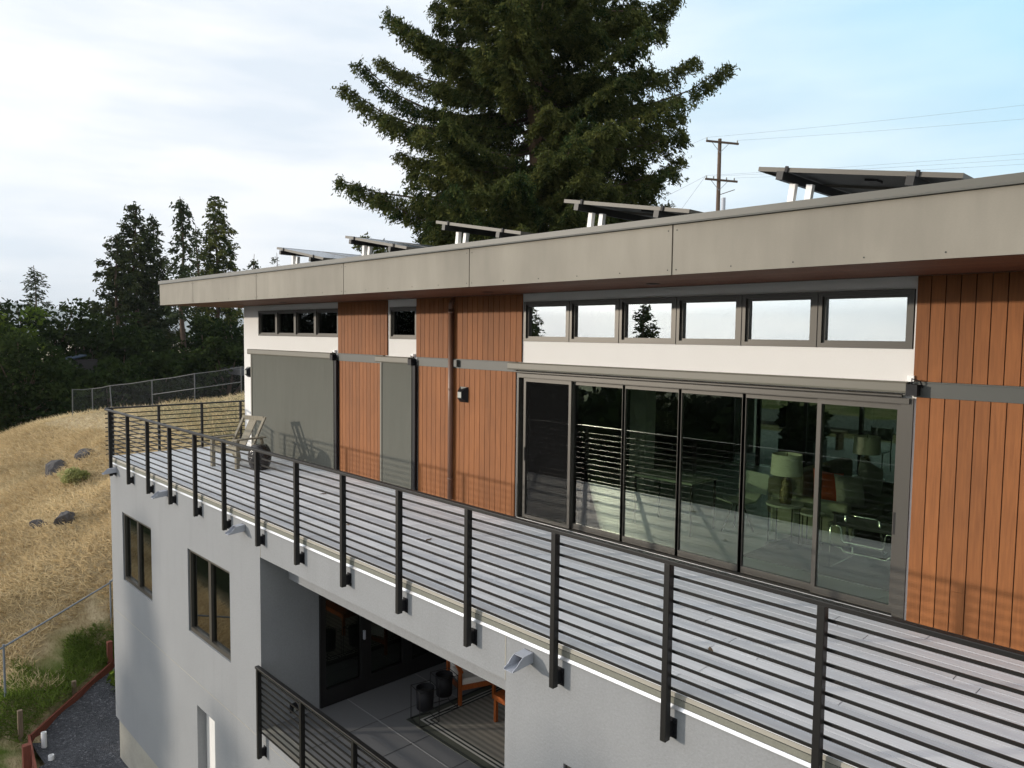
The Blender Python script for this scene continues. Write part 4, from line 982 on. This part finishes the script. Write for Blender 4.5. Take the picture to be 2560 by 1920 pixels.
timber_post('red brown stake at the lower end of the gravel edging', -19.05, -4.42, -7.4, 0.90, 'red_timber', 0.15)
timber_post('red brown stake where the gravel edging meets the house', -22.35, -1.80, -6.9, 1.0, 'red_timber', 0.13)
pp = MB(); pp.lathe((-19.55, -3.98, -7.0), [(0.058, 0), (0.058, 0.42), (0.048, 0.42), (0.048, 0.30)], 18)
tag(pp.build('drain_pipe', 'white_plastic', None, smooth=False), 'white plastic pipe stub standing upright in the gravel corner', 'pipe', 'white pipe stubs in the gravel')
pp = MB(); pp.lathe((-18.68, -4.02, -7.0), [(0.060, 0), (0.060, 0.26), (0.050, 0.26), (0.050, 0.16)], 18)
tag(pp.build('drain_pipe', 'white_plastic', None), 'low white plastic pipe stub by the lower red board', 'pipe', 'white pipe stubs in the gravel')

# ================================================================== FENCES
t = thing('pipe_fence', 'low galvanised pipe fence across the bank below the dry hillside', 'fence', (-21.0, -4.4, -6.2))
fp = [(-19.4, -7.4), (-21.14, -4.45), (-23.21, -1.51), (-25.3, 1.4)]
zt = [-5.4, -4.91, -4.51, -2.6]
MB().tube([(x, y, z) for (x, y), z in zip(fp, zt)], 0.024, 8).build('top_rail', 'galvanised', t)
for (x, y), z in zip(fp, zt):
    MB().tube([(x, y, z - 1.9), (x, y, z + 0.06)], 0.026, 8).build('post', 'galvanised', t)
def link_mat():
    t = NT('chain_link')
    c = t.coords((1, 1, 1)); s = t.n('ShaderNodeSeparateXYZ'); t.l(c, s.inputs[0])
    h = t.math('ADD', t.math('MULTIPLY', s.outputs['X'], 0.6), t.math('MULTIPLY', s.outputs['Y'], 0.8))
    a = t.math('ABSOLUTE', t.math('SINE', t.math('MULTIPLY', t.math('ADD', h, s.outputs['Z']), 44.0)))
    b = t.math('ABSOLUTE', t.math('SINE', t.math('MULTIPLY', t.math('SUBTRACT', h, s.outputs['Z']), 44.0)))
    m = t.math('LESS_THAN', t.math('MINIMUM', a, b), 0.06)
    tr = t.n('ShaderNodeBsdfTransparent'); d = t.n('ShaderNodeBsdfDiffuse'); d.inputs[0].default_value = (0.16, 0.17, 0.18, 1)
    mx = t.n('ShaderNodeMixShader'); t.l(m, mx.inputs[0]); t.l(tr.outputs[0], mx.inputs[1]); t.l(d.outputs[0], mx.inputs[2]); t.l(mx.outputs[0], t.out.inputs[0]); return t.m
MAT['chain_link'] = link_mat()
t = thing('chain_link_fence', 'sagging chain link fence along the crest of the dry hill', 'fence', (-36, 4.5, -1))
fx = [(-41.4, 1.9), (-40.7, 2.6), (-39.6, 3.1), (-37.0, 4.2), (-34.4, 5.2), (-32.6, 6.6), (-31.0, 8.2), (-29.4, 10.0), (-27.8, 11.9)]
fh = []
for i, (x, y) in enumerate(fx):
    g = gz(x, y); top = g + (1.32 if i not in (1, 2) else 1.22); fh.append((g, top))
    lean = 0.25 if i == 2 else (-0.10 if i == 0 else 0.0)
    MB().tube([(x + lean, y, g - 0.2), (x, y, top)], 0.026, 6).build('post', 'fence_steel', t)
for i in range(len(fx) - 1):
    a, b = fx[i], fx[i + 1]
    MB().tube([(a[0], a[1], fh[i][1] - 0.02), ((a[0] + b[0]) / 2, (a[1] + b[1]) / 2, (fh[i][1] + fh[i + 1][1]) / 2 - 0.05), (b[0], b[1], fh[i + 1][1] - 0.02)], 0.015, 6).build('top_rail', 'fence_steel', t)
    if i in (3, 4, 6): MB().tube([(a[0], a[1], fh[i][0] + 0.62), (b[0], b[1], fh[i + 1][0] + 0.62)], 0.018, 6).build('mid_rail', 'fence_steel', t)
    q = MB(); q.add([(a[0], a[1], fh[i][0] + 0.02), (b[0], b[1], fh[i + 1][0] + 0.02), (b[0], b[1], fh[i + 1][1] - 0.03), (a[0], a[1], fh[i][1] - 0.03)], [(0, 1, 2, 3)]); q.build('wire_mesh', 'chain_link', t)

# ================================================================== UTILITY POLE AND WIRES
px, py = -29.85, 41.95
t = thing('utility_pole', 'tall wooden utility pole with two crossarms behind the flat roof', 'utility pole', (px, py, 0.6))
MB().tube([(px, py, 0.4), (px - 0.05, py + 0.05, 17.45)], [0.20, 0.13], 10).build('pole', 'pole_timber', t)
ad = Vector((0.60, 0.80, -0.05)).normalized()
for zc, L0, L1, nm in ((17.15, 1.05, 1.45, 'a'), (14.40, 1.05, 1.45, 'b')):
    c = Vector((px - 0.04, py, zc)) + Vector((0.12, -0.16, 0))
    MB().bar(c - ad * L0, c + ad * L1, 0.10, 0.14).build('crossarm', 'pole_timber', t)
    for k in ((-1.0, 1.35) if nm == 'a' else (-0.95, -0.4, 0.6, 1.2)):
        q = c + ad * k; MB().lathe((q.x, q.y, q.z + 0.06), [(0.03, 0), (0.05, 0.06), (0.045, 0.12), (0.05, 0.15), (0.02, 0.20)], 10).build('insulator', 'lamp_face', t)
    for k in (-0.6, 0.7): MB().bar(c + ad * k + Vector((0, 0, -0.05)), Vector((px, py, zc - 0.75)) + Vector((0.1, -0.13, 0)), 0.03, 0.03).build('brace', 'galvanised', t)
MB().tube([(px + 0.36, py + 0.12, 12.0), (px + 0.36, py + 0.12, 13.1)], 0.15, 12).build('switch_box', 'grey_metal', t)
MB().bar((px, py - 0.1, 13.3), (px + 0.8, py + 0.9, 13.75), 0.05, 0.05).build('bracket_arm', 'pole_timber', t)
def wire(label, a, b, sag=0.4, r=0.0055):
    a, b = Vector(a), Vector(b); pts = []
    for k in range(17):
        u = k / 16; p = a.lerp(b, u); p.z -= sag * 4 * u * (1 - u); pts.append(p)
    tag(MB().tube(pts, r, 4).build('power_line', 'wire', None), label, 'power line', 'power lines on the utility pole')
ca = Vector((px + 0.08, py - 0.16, 17.40)); cb = Vector((px + 0.08, py - 0.16, 14.65))
wire('thin power line from the inner end of the top crossarm, running over the roof', ca - ad * 1.0, (-10.0, 54.0, 18.8), 0.10)
wire('thin power line from the outer end of the top crossarm, running over the roof', ca + ad * 1.35, (-10.0, 54.0, 17.8), 0.10)
wire('topmost of the three lower power lines running over the roof', cb - ad * 0.95, (-10.0, 54.0, 15.5), 0.10)
wire('middle one of the three lower power lines running over the roof', cb - ad * 0.4, (-10.0, 54.0, 15.1), 0.10)
wire('lowest of the three lower power lines running over the roof', cb + ad * 1.2, (-10.0, 54.0, 14.75), 0.10)
wire('power line sagging from the top crossarm down behind the redwood', ca - ad * 1.0, (-46.0, 40.7, 14.9), 0.2)
wire('power line sagging from the lower crossarm down behind the redwood', cb - ad * 0.95, (-46.0, 40.7, 10.7), 0.3, 0.008)
wire('steep guy wire from the lower crossarm towards the roof', cb - ad * 1.0, (-36.0, 40.5, 8.2), 0.05, 0.009)

# ================================================================== VEGETATION
def leaf_mesh(name, C, D, L, Wd, tone, mat, parent=None, rs=None):
    """rhombic leaves: centres C, long axes D (unit), lengths L, widths Wd"""
    n = len(C); rs = rs or np.random.RandomState(0)
    r = rs.normal(size=(n, 3)); s = np.cross(D, r); s /= (np.linalg.norm(s, axis=1)[:, None] + 1e-9)
    L = np.broadcast_to(L, (n,))[:, None]; Wd = np.broadcast_to(Wd, (n,))[:, None]
    V = np.stack([C - D * L / 2, C + s * Wd / 2, C + D * L / 2, C - s * Wd / 2], 1)
    base = np.array(wloc(parent)); V = (V - base).astype(np.float32)
    me = bpy.data.meshes.new(name)
    me.vertices.add(4 * n); me.vertices.foreach_set('co', V.ravel())
    me.loops.add(4 * n); me.loops.foreach_set('vertex_index', np.arange(4 * n, dtype=np.int32))
    me.polygons.add(n); me.polygons.foreach_set('loop_start', np.arange(0, 4 * n, 4, dtype=np.int32)); me.polygons.foreach_set('loop_total', np.full(n, 4, np.int32))
    me.update(calc_edges=True)
    a = me.attributes.new('tone', 'FLOAT', 'FACE'); a.data.foreach_set('value', np.clip(tone, 0, 1).astype(np.float32))
    me.materials.append(MAT[mat])
    o = bpy.data.objects.new(name, me); COL.objects.link(o)
    if parent: o.parent = parent
    return o
def unit(v): return v / (np.linalg.norm(v, axis=-1, keepdims=True) + 1e-9)

def conifer(name, label, x, y, zb, H, prof, nb, dens, leaf, lw, seed, mat='conifer_leaf', bark='bark', bare=0.08, droop=0.25, upturn=0.35, group=None, extra=(), spread=0.16, r0=None, pend=0.5, dense=False, cat='tree'):
    """prof(h) -> crown radius in m for 0..1; branches carry hanging sprays of needles"""
    rs = np.random.RandomState(seed)
    t = thing(name, label, cat, (x, y, zb), group)
    r0 = r0 or H * 0.017
    tk = MB(); npt = 9
    tk.tube([(x + 0.006 * H * math.sin(k * 1.7 + seed), y + 0.006 * H * math.cos(k * 1.3 + seed), zb - 0.3 + (H * 0.99 + 0.3) * k / (npt - 1)) for k in range(npt)], [r0 * (1 - 0.93 * k / (npt - 1)) for k in range(npt)], 9)
    Cs, Ds, Ts = [], [], []
    br = []
    ga = rs.uniform(0, 6.28)
    for i in range(nb):
        h = bare + (0.985 - bare) * ((i + rs.uniform(0, 1)) / nb) ** 0.92
        az = ga + i * 2.39996 + rs.uniform(-0.5, 0.5)
        ln = prof(h) * rs.uniform(0.55, 1.05)
        if ln > 0.15: br.append((h * H, az, ln, rs.uniform(0.7, 1.3) * droop, rs.uniform(0.7, 1.3) * upturn))
    for (hz, az, ln, dr, upt) in list(extra): br.append((hz, az, ln, dr, upt))
    for hz, az, ln, dr, upt in br:
        u = np.array([math.cos(az), math.sin(az), 0.0]); sd = np.array([-u[1], u[0], 0.0]); bend = rs.uniform(-0.15, 0.15)
        def P(tt):
            tt = np.asarray(tt, float)[..., None]
            return np.array([x, y, zb + hz]) + u * (ln * tt) + sd * (bend * ln * tt * tt) + np.array([0, 0, 1.0]) * ln * (-dr * tt * (1.6 - tt) + upt * tt ** 3)
        pts = P(np.linspace(0, 1, 6)); rb = max(0.012, ln * 0.011)
        tk.tube([tuple(p) for p in pts], [rb * (1 - 0.85 * k / 5) for k in range(6)], 4, cap=False, mi=1)
        ns = max(3, int(ln * dens))
        ts = np.clip(rs.uniform(0.12, 1.02, ns) ** 0.8, 0, 1.0)
        base = P(ts); ctone = np.clip(rs.normal(0.42, 0.11), 0, 1)
        for k in range(ns):
            wdt = spread * ln * (0.25 + 1.0 * math.sin(math.pi * min(1.0, ts[k] * 0.9)) ) * (1 - 0.55 * ts[k]) + 0.10
            m = rs.randint(14, 26) if dense else rs.randint(9, 17); side = rs.uniform(-1, 1)
            cen = base[k] + sd * side * wdt + np.array([0, 0, -abs(side) * wdt * pend * 0.6 - rs.uniform(-0.08, 0.12) * pend])
            sdir = unit(sd * np.sign(side) * rs.uniform(0.3, 1.0) + u * rs.uniform(0.1, 0.9) + np.array([0, 0, -pend * rs.uniform(0.2, 1.2)]))
            ext = leaf * rs.uniform(1.2, 2.6) * (1.7 if dense else 1.0)
            q = rs.uniform(0, 1, (m, 1))
            pc = cen + sdir * (q - 0.3) * ext + rs.normal(0, leaf * 0.33, (m, 3))
            dd = unit(sdir + rs.normal(0, 0.55, (m, 3)))
            Cs.append(pc); Ds.append(dd); Ts.append(np.clip(ctone + rs.normal(0, 0.19) + rs.normal(0, 0.08, m), 0, 1))
    tk.build('trunk', [bark, 'bark'], t)
    Cc, Dd, Tt = np.concatenate(Cs), np.concatenate(Ds), np.concatenate(Ts)
    n = len(Cc)
    leaf_mesh('crown', Cc, Dd, leaf * rs.uniform(0.7, 1.3, n), lw * rs.uniform(0.7, 1.3, n), Tt, mat, t, rs)
    return t

def broadleaf(name, label, x, y, zb, H, rx, seed, n_cl=60, n_lf=70, leaf=0.3, mat='oak_leaf', group=None, ry=None, base=0.25, cat='tree', rz=None):
    rs = np.random.RandomState(seed); ry = ry or rx
    t = thing(name, label, cat, (x, y, zb), group)
    tk = MB(); tr = max(0.05, H * 0.035)
    if H > 2: tk.tube([(x, y, zb - 0.3), (x + 0.1, y, zb + H * 0.25), (x, y + 0.1, zb + H * 0.45)], [tr, tr * 0.7, tr * 0.5], 8)
    cz = zb + H * (base + (1 - base) / 2); rzz = H * (1 - base) / 2
    Cs, Ds, Ts = [], [], []
    for i in range(n_cl):
        d = unit(rs.normal(size=3)); rad = rs.uniform(0.35, 1.0) ** 0.5
        bump = 1 + 0.22 * math.sin(3 * math.atan2(d[1], d[0]) + seed) * math.cos(2.1 * d[2] + seed)
        c = np.array([x, y, cz]) + d * np.array([rx, ry, rzz]) * rad * bump * 0.88
        cr = rs.uniform(0.16, 0.30) * min(rx, rzz) + 0.1
        if H > 2 and i % 4 == 0: tk.tube([(x, y, zb + H * 0.25), tuple(np.array([x, y, zb + H * 0.35]) * 0.4 + c * 0.6), tuple(c)], [tr * 0.35, tr * 0.2, tr * 0.06], 5, cap=False)
        m = rs.randint(int(n_lf * 0.6), int(n_lf * 1.4))
        v = unit(rs.normal(size=(m, 3))) * (rs.uniform(0.3, 1, (m, 1)) ** 0.4) * cr * np.array([1.15, 1.15, 0.8])
        Cs.append(c + v); Ds.append(unit(v + rs.normal(0, cr * 0.6, (m, 3)))); Ts.append(np.clip(rs.normal(0.42, 0.22) + rs.normal(0, 0.12, m), 0, 1))
    if tk.v: tk.build('trunk', 'bark', t)
    Cc, Dd, Tt = np.concatenate(Cs), np.concatenate(Ds), np.concatenate(Ts); n = len(Cc)
    leaf_mesh('crown', Cc, Dd, leaf * rs.uniform(0.7, 1.4, n), leaf * 0.6 * rs.uniform(0.7, 1.3, n), Tt, mat, t, rs)
    return t

# big redwood behind the roof
def rw_prof(h):
    z = h * 25.0
    return float(np.interp(z, [0, 3, 6.5, 9, 12, 14.5, 17, 21, 24, 25], [3.6, 4.2, 5.0, 5.9, 6.1, 5.6, 4.7, 2.9, 1.0, 0.2]))
vr = math.atan2(0.722, 0.692)                 # azimuth of the picture plane
RWX, RWY, RWZ = -21.36, 14.07, -0.4
ex = [(9.7, vr + math.pi - 0.05, 8.2, 0.24, 0.12), (12.0, vr + math.pi + 0.1, 7.8, 0.22, 0.27), (12.4, vr + math.pi - 0.15, 7.4, 0.14, 0.34), (14.6, vr + math.pi + 0.15, 6.0, 0.16, 0.27), (14.0, vr + math.pi - 0.2, 6.8, 0.2, 0.22),
      (8.2, vr + math.pi, 6.3, 0.25, 0.21), (7.2, vr + math.pi + 0.1, 7.0, 0.25, 0.11), (8.8, vr + math.pi - 0.25, 5.6, 0.3, 0.2),
      (12.6, vr + 0.05, 7.6, 0.10, 0.26), (13.4, vr - 0.12, 6.3, 0.12, 0.22), (15.5, vr + 0.1, 5.3, 0.06, 0.21), (16.4, vr - 0.05, 5.5, 0.14, 0.16), (11.6, vr + 0.15, 5.0, 0.22, 0.10), (10.2, vr - 0.1, 4.6, 0.3, 0.05), (9.6, vr, 4.6, 0.28, 0.12), (8.0, vr + 0.1, 4.2, 0.3, 0.2)]
ex += [(4.5 + 0.28 * i, vr - 1.55 + 1.3 * math.sin(i * 2.4), 5.2 + 0.6 * math.sin(i * 1.7), 0.28, 0.22) for i in range(22)]
conifer('redwood_tree', 'huge dark redwood rising behind the flat roof', RWX, RWY, RWZ, 25.0, rw_prof, 260, 36.0, 0.17, 0.055, 4, 'redwood_leaf', 'redwood_bark', 0.03, 0.20, 0.12, extra=ex, spread=0.13, r0=0.50, pend=1.0, dense=True)

# conifers and trees along the far side of the hill
cone = lambda R, p=1.0, b=0.0: (lambda h: R * (max(0.0, 1 - h) ** p) * min(1.0, 0.55 + 1.6 * max(0, h - b)))
def zb_(x, y): return gz(x, y) - 0.1
def far_conifer(name, label, x, y, top, R, nb, seed, dens=5.0, leaf=0.42, lw=0.17, mat='conifer_leaf', bare=0.12, droop=0.25, upturn=0.25, p=0.75, **k):
    zb = zb_(x, y); return conifer(name, label, x, y, zb, top - zb, cone(R, p), nb, dens, leaf, lw, seed, mat, 'bark', bare, droop, upturn, group='conifers beyond the dry hill', **k)
far_conifer('redwood_tree', 'tall three topped redwood clump, broadest conifer beyond the hill fence', -81.44, 17.19, 15.9, 6.4, 92, 21, dens=6.5, bare=0.16)
far_conifer('redwood_tree', 'dense redwood with its narrow top just beside the three topped clump', -83.0, 19.4, 15.0, 5.0, 76, 22, dens=6.5, bare=0.2)
far_conifer('redwood_tree', 'lower redwood top on the outer flank of the broad clump', -79.6, 14.9, 12.4, 5.6, 66, 27, dens=6.5, bare=0.15)
far_conifer('deodar_tree', 'tall layered cedar with a long bare lower trunk', -66.73, 16.47, 14.6, 4.8, 44, 23, dens=3.6, mat='deodar_leaf', bare=0.48, droop=0.50, upturn=0.05, p=0.9, pend=0.8)
far_conifer('thin_conifer', 'thin wispy conifer between the layered cedar and the full redwood', -87.18, 25.61, 15.2, 2.0, 40, 24, dens=3.0, mat='deodar_leaf', bare=0.3)
far_conifer('redwood_tree', 'full olive tinted redwood standing just above the roof edge', -75.74, 23.19, 16.6, 5.0, 92, 25, dens=6.5, bare=0.14, mat='redwood_leaf', droop=0.3, upturn=0.3, p=0.68)
far_conifer('small_conifer', 'small dark conifer tip peeping over the roof coping', -87.35, 32.42, 12.4, 2.2, 36, 26, bare=0.3)
far_conifer('faint_conifer', 'faint pale conifer tip peeping over the roof near the first solar array', -94.93, 39.1, 13.7, 2.4, 26, 28, dens=2.6, leaf=0.36, lw=0.11, mat='deodar_leaf', bare=0.3)
far_conifer('deodar_tree', 'open sparse young cedar standing above the dark oaks', -82.2, 8.49, 9.0, 4.6, 52, 29, dens=4.2, leaf=0.40, lw=0.12, mat='deodar_leaf', bare=0.3, droop=0.1, upturn=0.1, p=0.9)
far_conifer('deodar_tree', 'sparse cedar at the outermost end of the tree line, half out of view', -72.66, 3.2, 8.2, 3.4, 30, 30, dens=3.0, mat='deodar_leaf', bare=0.3, droop=0.1, upturn=0.15, p=0.8)
BG = 'broadleaf trees beyond the dry hill'
def far_tree(label, x, y, top, rx, seed, mat='oak_leaf', base=0.05, n_cl=70, n_lf=60, leaf=0.36, name='oak_tree'):
    zb = zb_(x, y) - 0.5; return broadleaf(name, label, x, y, zb, top - zb, rx, seed, n_cl, n_lf, leaf, mat, BG, base=base)
far_tree('dark round oak nearest on the hill slope, its crown touching the ground', -49.6, 1.3, 2.45, 3.3, 41, base=-0.05, n_cl=130, n_lf=90, leaf=0.26)
far_tree('yellow green tree at the edge of the dark oaks', -62.32, 2.6, 5.4, 2.8, 42, 'green_leaf')
far_tree('dark oak under the open young cedar', -68.6, 6.2, 5.6, 3.6, 43)
far_tree('dark oak beside the open cedar, with a notched top', -67.4, 8.9, 5.5, 3.1, 44)
far_tree('low dark oak in front of the far blue roof', -66.0, 11.2, 4.0, 3.2, 45)
far_tree('dark oak filling the gap between the open cedar and the redwood clump', -74.0, 13.0, 4.0, 3.6, 46)
far_tree('dark oak at the foot of the redwood clump', -68.0, 14.2, 3.4, 3.2, 47)
far_tree('dark oak behind the bare cedar trunk', -66.5, 18.4, 4.6, 3.0, 48)
far_tree('dull green oak hard against the white house corner', -61.0, 18.6, 4.7, 3.2, 49)
far_tree('short dark oak at the bare foot of the cedar', -58.4, 13.2, 2.2, 2.6, 50)
far_tree('short dark oak low behind the chain link fence', -55.5, 10.3, 1.2, 2.4, 51)
far_tree('low dark oak at the outer end of the fence', -54.0, 7.0, 0.6, 2.6, 52)
far_tree('dark oak between the fence and the house corner', -56.0, 15.8, 2.6, 2.8, 53)
far_tree('dark oak behind the yellow green tree', -70.5, 2.8, 6.0, 3.8, 54)
far_tree('dark oak beneath the half hidden outermost cedar', -60.5, 0.2, 5.2, 3.4, 55)
far_tree('low dark oak between the round oak and the fence', -57.0, 4.6, 1.4, 3.0, 56)
far_tree('low dark oak standing before the far blue roof, below the notched oak', -61.5, 8.6, 0.5, 2.0, 57)
sb = broadleaf('olive_shrub', 'olive rounded shrub growing against the hill crest fence', -32.2, 8.4, gz(-32.2, 8.4) - 0.1, 1.25, 1.1, 61, 40, 60, 0.16, 'shrub_leaf', base=0.0, cat='shrub')
broadleaf('grey_green_shrub', 'small pale green shrub beside the larger hillside rock', -31.6, -0.4, gz(-31.6, -0.4) - 0.05, 0.62, 0.42, 62, 44, 60, 0.08, 'grey_green_leaf', base=0.0, cat='shrub')
broadleaf('weed_plant', 'leafy green weed in the gravel against the house corner', -20.9, -1.95, -6.75, 0.55, 0.28, 63, 14, 16, 0.15, 'green_leaf', base=0.0, cat='plant')
broadleaf('terrace_grass', 'dark spiky grass in a planter on the rear terrace', -7.35, 8.3, 0.5, 0.75, 0.45, 64, 26, 26, 0.26, 'oak_leaf', base=0.0, cat='plant')
tag(MB().box(-7.75, -6.95, 7.95, 8.65, -0.02, 0.55).build('terrace_planter', 'room_dark'), 'dark square planter holding spiky grass on the rear terrace', 'planter')
t = thing('far_house', 'small dark house with a dull blue roof among the oaks', 'house', (-63.5, 7.6, -3.0))
MB().box(-66.0, -64.2, 7.2, 9.0, -4.0, 0.5).build('wall', 'far_building', t)
MB().prism([(-66.2, 7.0, 0.5), (-64.0, 7.0, 0.5), (-64.0, 8.2, 0.8), (-66.2, 8.2, 0.8)], (0, 0, 0), (0, 0, 0.08)).build('roof', 'blue_roof', t)

# trees down the slope in front of the house: seen in the glass, and they throw the shade on the grey wall
RG = 'trees on the slope in front of the house'
def slope_conifer(label, x, y, top, R, nb, seed, **k):
    zb = zb_(x, y); conifer('slope_conifer', label, x, y, zb, top - zb, cone(R, 0.72), nb, 10.0, 0.36, 0.13, seed, 'conifer_leaf', 'bark', 0.1, 0.2, 0.2, group=RG, **k)
slope_conifer('tall slope conifer shading the house corner, reflected in the glass', -44.4, -36.6, 5.3, 3.9, 110, 71)
slope_conifer('slim slope conifer reflected in the first high window', -49.5, -43.0, 5.2, 3.0, 60, 72)
slope_conifer('full slope conifer reflected in the third high window', -32.2, -36.2, 5.4, 4.6, 96, 73)
slope_conifer('slope conifer shading the wall beside the loggia', -37.6, -33.6, 2.5, 3.0, 60, 74)
k = 0
for a, d, top, rx in ((58.5, 120, 9.0, 8.5), (62.5, 126, 9.4, 8.5), (66.5, 130, 9.4, 8.5), (70.5, 132, 9.4, 8.5), (54.6, 132, 9.2, 8)):
    x = -d * math.sin(R_(a)); y = 7.75 - d * math.cos(R_(a)); k += 1
    if y > -9: y = -9.5
    zb = zb_(x, y) - 0.5
    broadleaf('slope_oak', 'large dark oak down the slope, mirrored in the small high windows', x, y, zb, top - zb, rx, 80 + k, 190, 90, 0.85, 'shade_leaf', RG, base=0.1)
# the wooded valley further down, one far-off mass
rs = np.random.RandomState(99); Cs, Ds, Ts = [], [], []
for i in range(560):
    a = rs.uniform(0.05, 2.0); d = rs.uniform(30, 150)
    x = -d * math.sin(a) + 4; y = -6 - d * math.cos(a)
    if y > -20 or (abs(x + 20) < 18 and y > -26): continue
    g = gz(x, y); top = min(2.3 - 0.004 * d, g + rs.uniform(9, 16)) - rs.uniform(0, 3.0); H = top - g
    if H < 2: continue
    for c in range(16):
        q = unit(rs.normal(size=3)); cc = np.array([x, y, g + H * 0.55]) + q * np.array([3.4, 3.4, H * 0.45]) * rs.uniform(0.5, 1)
        m = 26; v = unit(rs.normal(size=(m, 3))) * 1.5
        Cs.append(cc + v); Ds.append(unit(rs.normal(size=(m, 3)))); Ts.append(np.clip(rs.normal(0.4, 0.2) + rs.normal(0, 0.1, m), 0, 1))
vf = leaf_mesh('valley_forest', np.concatenate(Cs), np.concatenate(Ds), 1.3, 0.9, np.concatenate(Ts), 'shade_leaf', None, rs); vf['kind'] = 'stuff'

# rocks on the hill
def rock(label, x, y, z, sx, sy, sz, seed, rot=0.0):
    bm = bmesh.new(); bmesh.ops.create_icosphere(bm, subdivisions=4, radius=1.0)
    r = random.Random(seed); pl = [(Vector((r.uniform(-1, 1), r.uniform(-1, 1), r.uniform(-0.4, 1))).normalized(), r.uniform(0.45, 0.85)) for _ in range(12)]
    for v in bm.verts:
        for n, d in pl:
            e = v.co.dot(n) - d
            if e > 0: v.co -= n * e * 0.9
        v.co += v.co.normalized() * 0.05 * math.sin(v.co.x * 9 + seed) * math.cos(v.co.y * 11 - seed)
        v.co = Vector((v.co.x * sx, v.co.y * sy, v.co.z * sz))
    me = bpy.data.meshes.new('rock'); bm.to_mesh(me); bm.free(); me.materials.append(MAT['rock'])
    o = bpy.data.objects.new('rock', me); COL.objects.link(o); o.location = (x, y, z); o.rotation_euler = (0.1, 0.15, rot)
    return tag(o, label, 'rock', 'rocks on the dry hillside')
rock('larger grey boulder cropping out of the dry grass above the green shrub', -34.0, -0.3, gz(-34.0, -0.3) - 0.05, 0.80, 0.60, 0.50, 5, 0.6)
rock('dark slab rock lying against the larger boulder', -33.0, 0.45, gz(-33.0, 0.45) - 0.08, 0.60, 0.36, 0.36, 8, 0.8)
rock('round dark rock lower down in the dry grass', -28.8, -1.35, gz(-28.8, -1.35) + 0.08, 0.42, 0.38, 0.40, 12, 0.5)
rock('flat grey rock half buried beside the round one', -29.3, -1.95, gz(-29.3, -1.95) - 0.02, 0.48, 0.22, 0.22, 15, 0.75)

# grass: dry blades on the hillside, green blades by the gravel
def blades(name, xs, ys, mat, L, wd, seed, lean=0.9, tone_s=0.2):
    rs = np.random.RandomState(seed); z = ground_z(xs, ys)
    n = len(xs); d = unit(np.stack([rs.normal(0, lean, n) + 0.35, rs.normal(0, lean, n) - 0.35, rs.uniform(0.25, 1.0, n)], 1))
    l = L * rs.uniform(0.5, 1.4, n)
    C = np.stack([xs, ys, z], 1) + d * (l * 0.42)[:, None]
    patch = 0.5 + 0.8 * hnoise(xs, ys, 1.1, seed)
    o = leaf_mesh(name, C, d, l, wd, patch * 0.6 + 0.2 + rs.normal(0, tone_s, n), mat, None, rs); o['kind'] = 'stuff'; return o
rs = np.random.RandomState(5)
def outside(xs, ys): return (xs + 19.87) * -0.702 + (ys + 4.2) * -0.712        # metres beyond the timber edging
N = 210000; xs = -18.5 - 27 * rs.uniform(0, 1, N) ** 1.2; ys = rs.uniform(-9, 7.5, N)
o_ = outside(xs, ys); m = (ys < 2.5 + (-20 - xs) * 0.35) & ((o_ > 1.6 + 0.8 * hnoise(xs, ys, 1.5, 8)) | ((xs < -23.0) & (ys > -1.6)) | ((o_ > 0.1) & (hnoise(xs, ys, 2.3, 12) > 0.25)))
zz = ground_z(xs, ys, False); m &= (zz < -1.7 + 0.5 * hnoise(xs, ys, 0.9, 8)) | (rs.uniform(0, 1, N) < 0.12)
blades('dry_grass', xs[m], ys[m], 'dry_blade', 0.30, 0.022, 1)
N = 110000; xs = rs.uniform(-27, -17.0, N); ys = rs.uniform(-9.5, 0.0, N)
o_ = outside(xs, ys); m = (xs > -23.4) & (o_ > 0.06) & (o_ < 2.1 + 0.9 * hnoise(xs, ys, 1.5, 8)) & (hnoise(xs, ys, 1.7, 31) > -0.22)
blades('green_grass', xs[m], ys[m], 'green_blade', 0.26, 0.02, 2, 0.6)

# ------------------------------------------------------------------ haze over the far hills
hz = MB().box(-9600, 9600, -9600, 9600, -75.0, 330.0).build('haze', 'white_plastic'); hz['kind'] = 'stuff'
hm = bpy.data.materials.new('haze'); hm.use_nodes = True; ht = hm.node_tree; ht.nodes.clear()
ho = ht.nodes.new('ShaderNodeOutputMaterial'); hv = ht.nodes.new('ShaderNodeVolumePrincipled')
hv.inputs['Color'].default_value = (0.86, 0.92, 1.0, 1); hv.inputs['Density'].default_value = 1.1e-4; hv.inputs['Anisotropy'].default_value = 0.0
ht.links.new(hv.outputs[0], ho.inputs['Volume'])
hz.data.materials.clear(); hz.data.materials.append(hm)
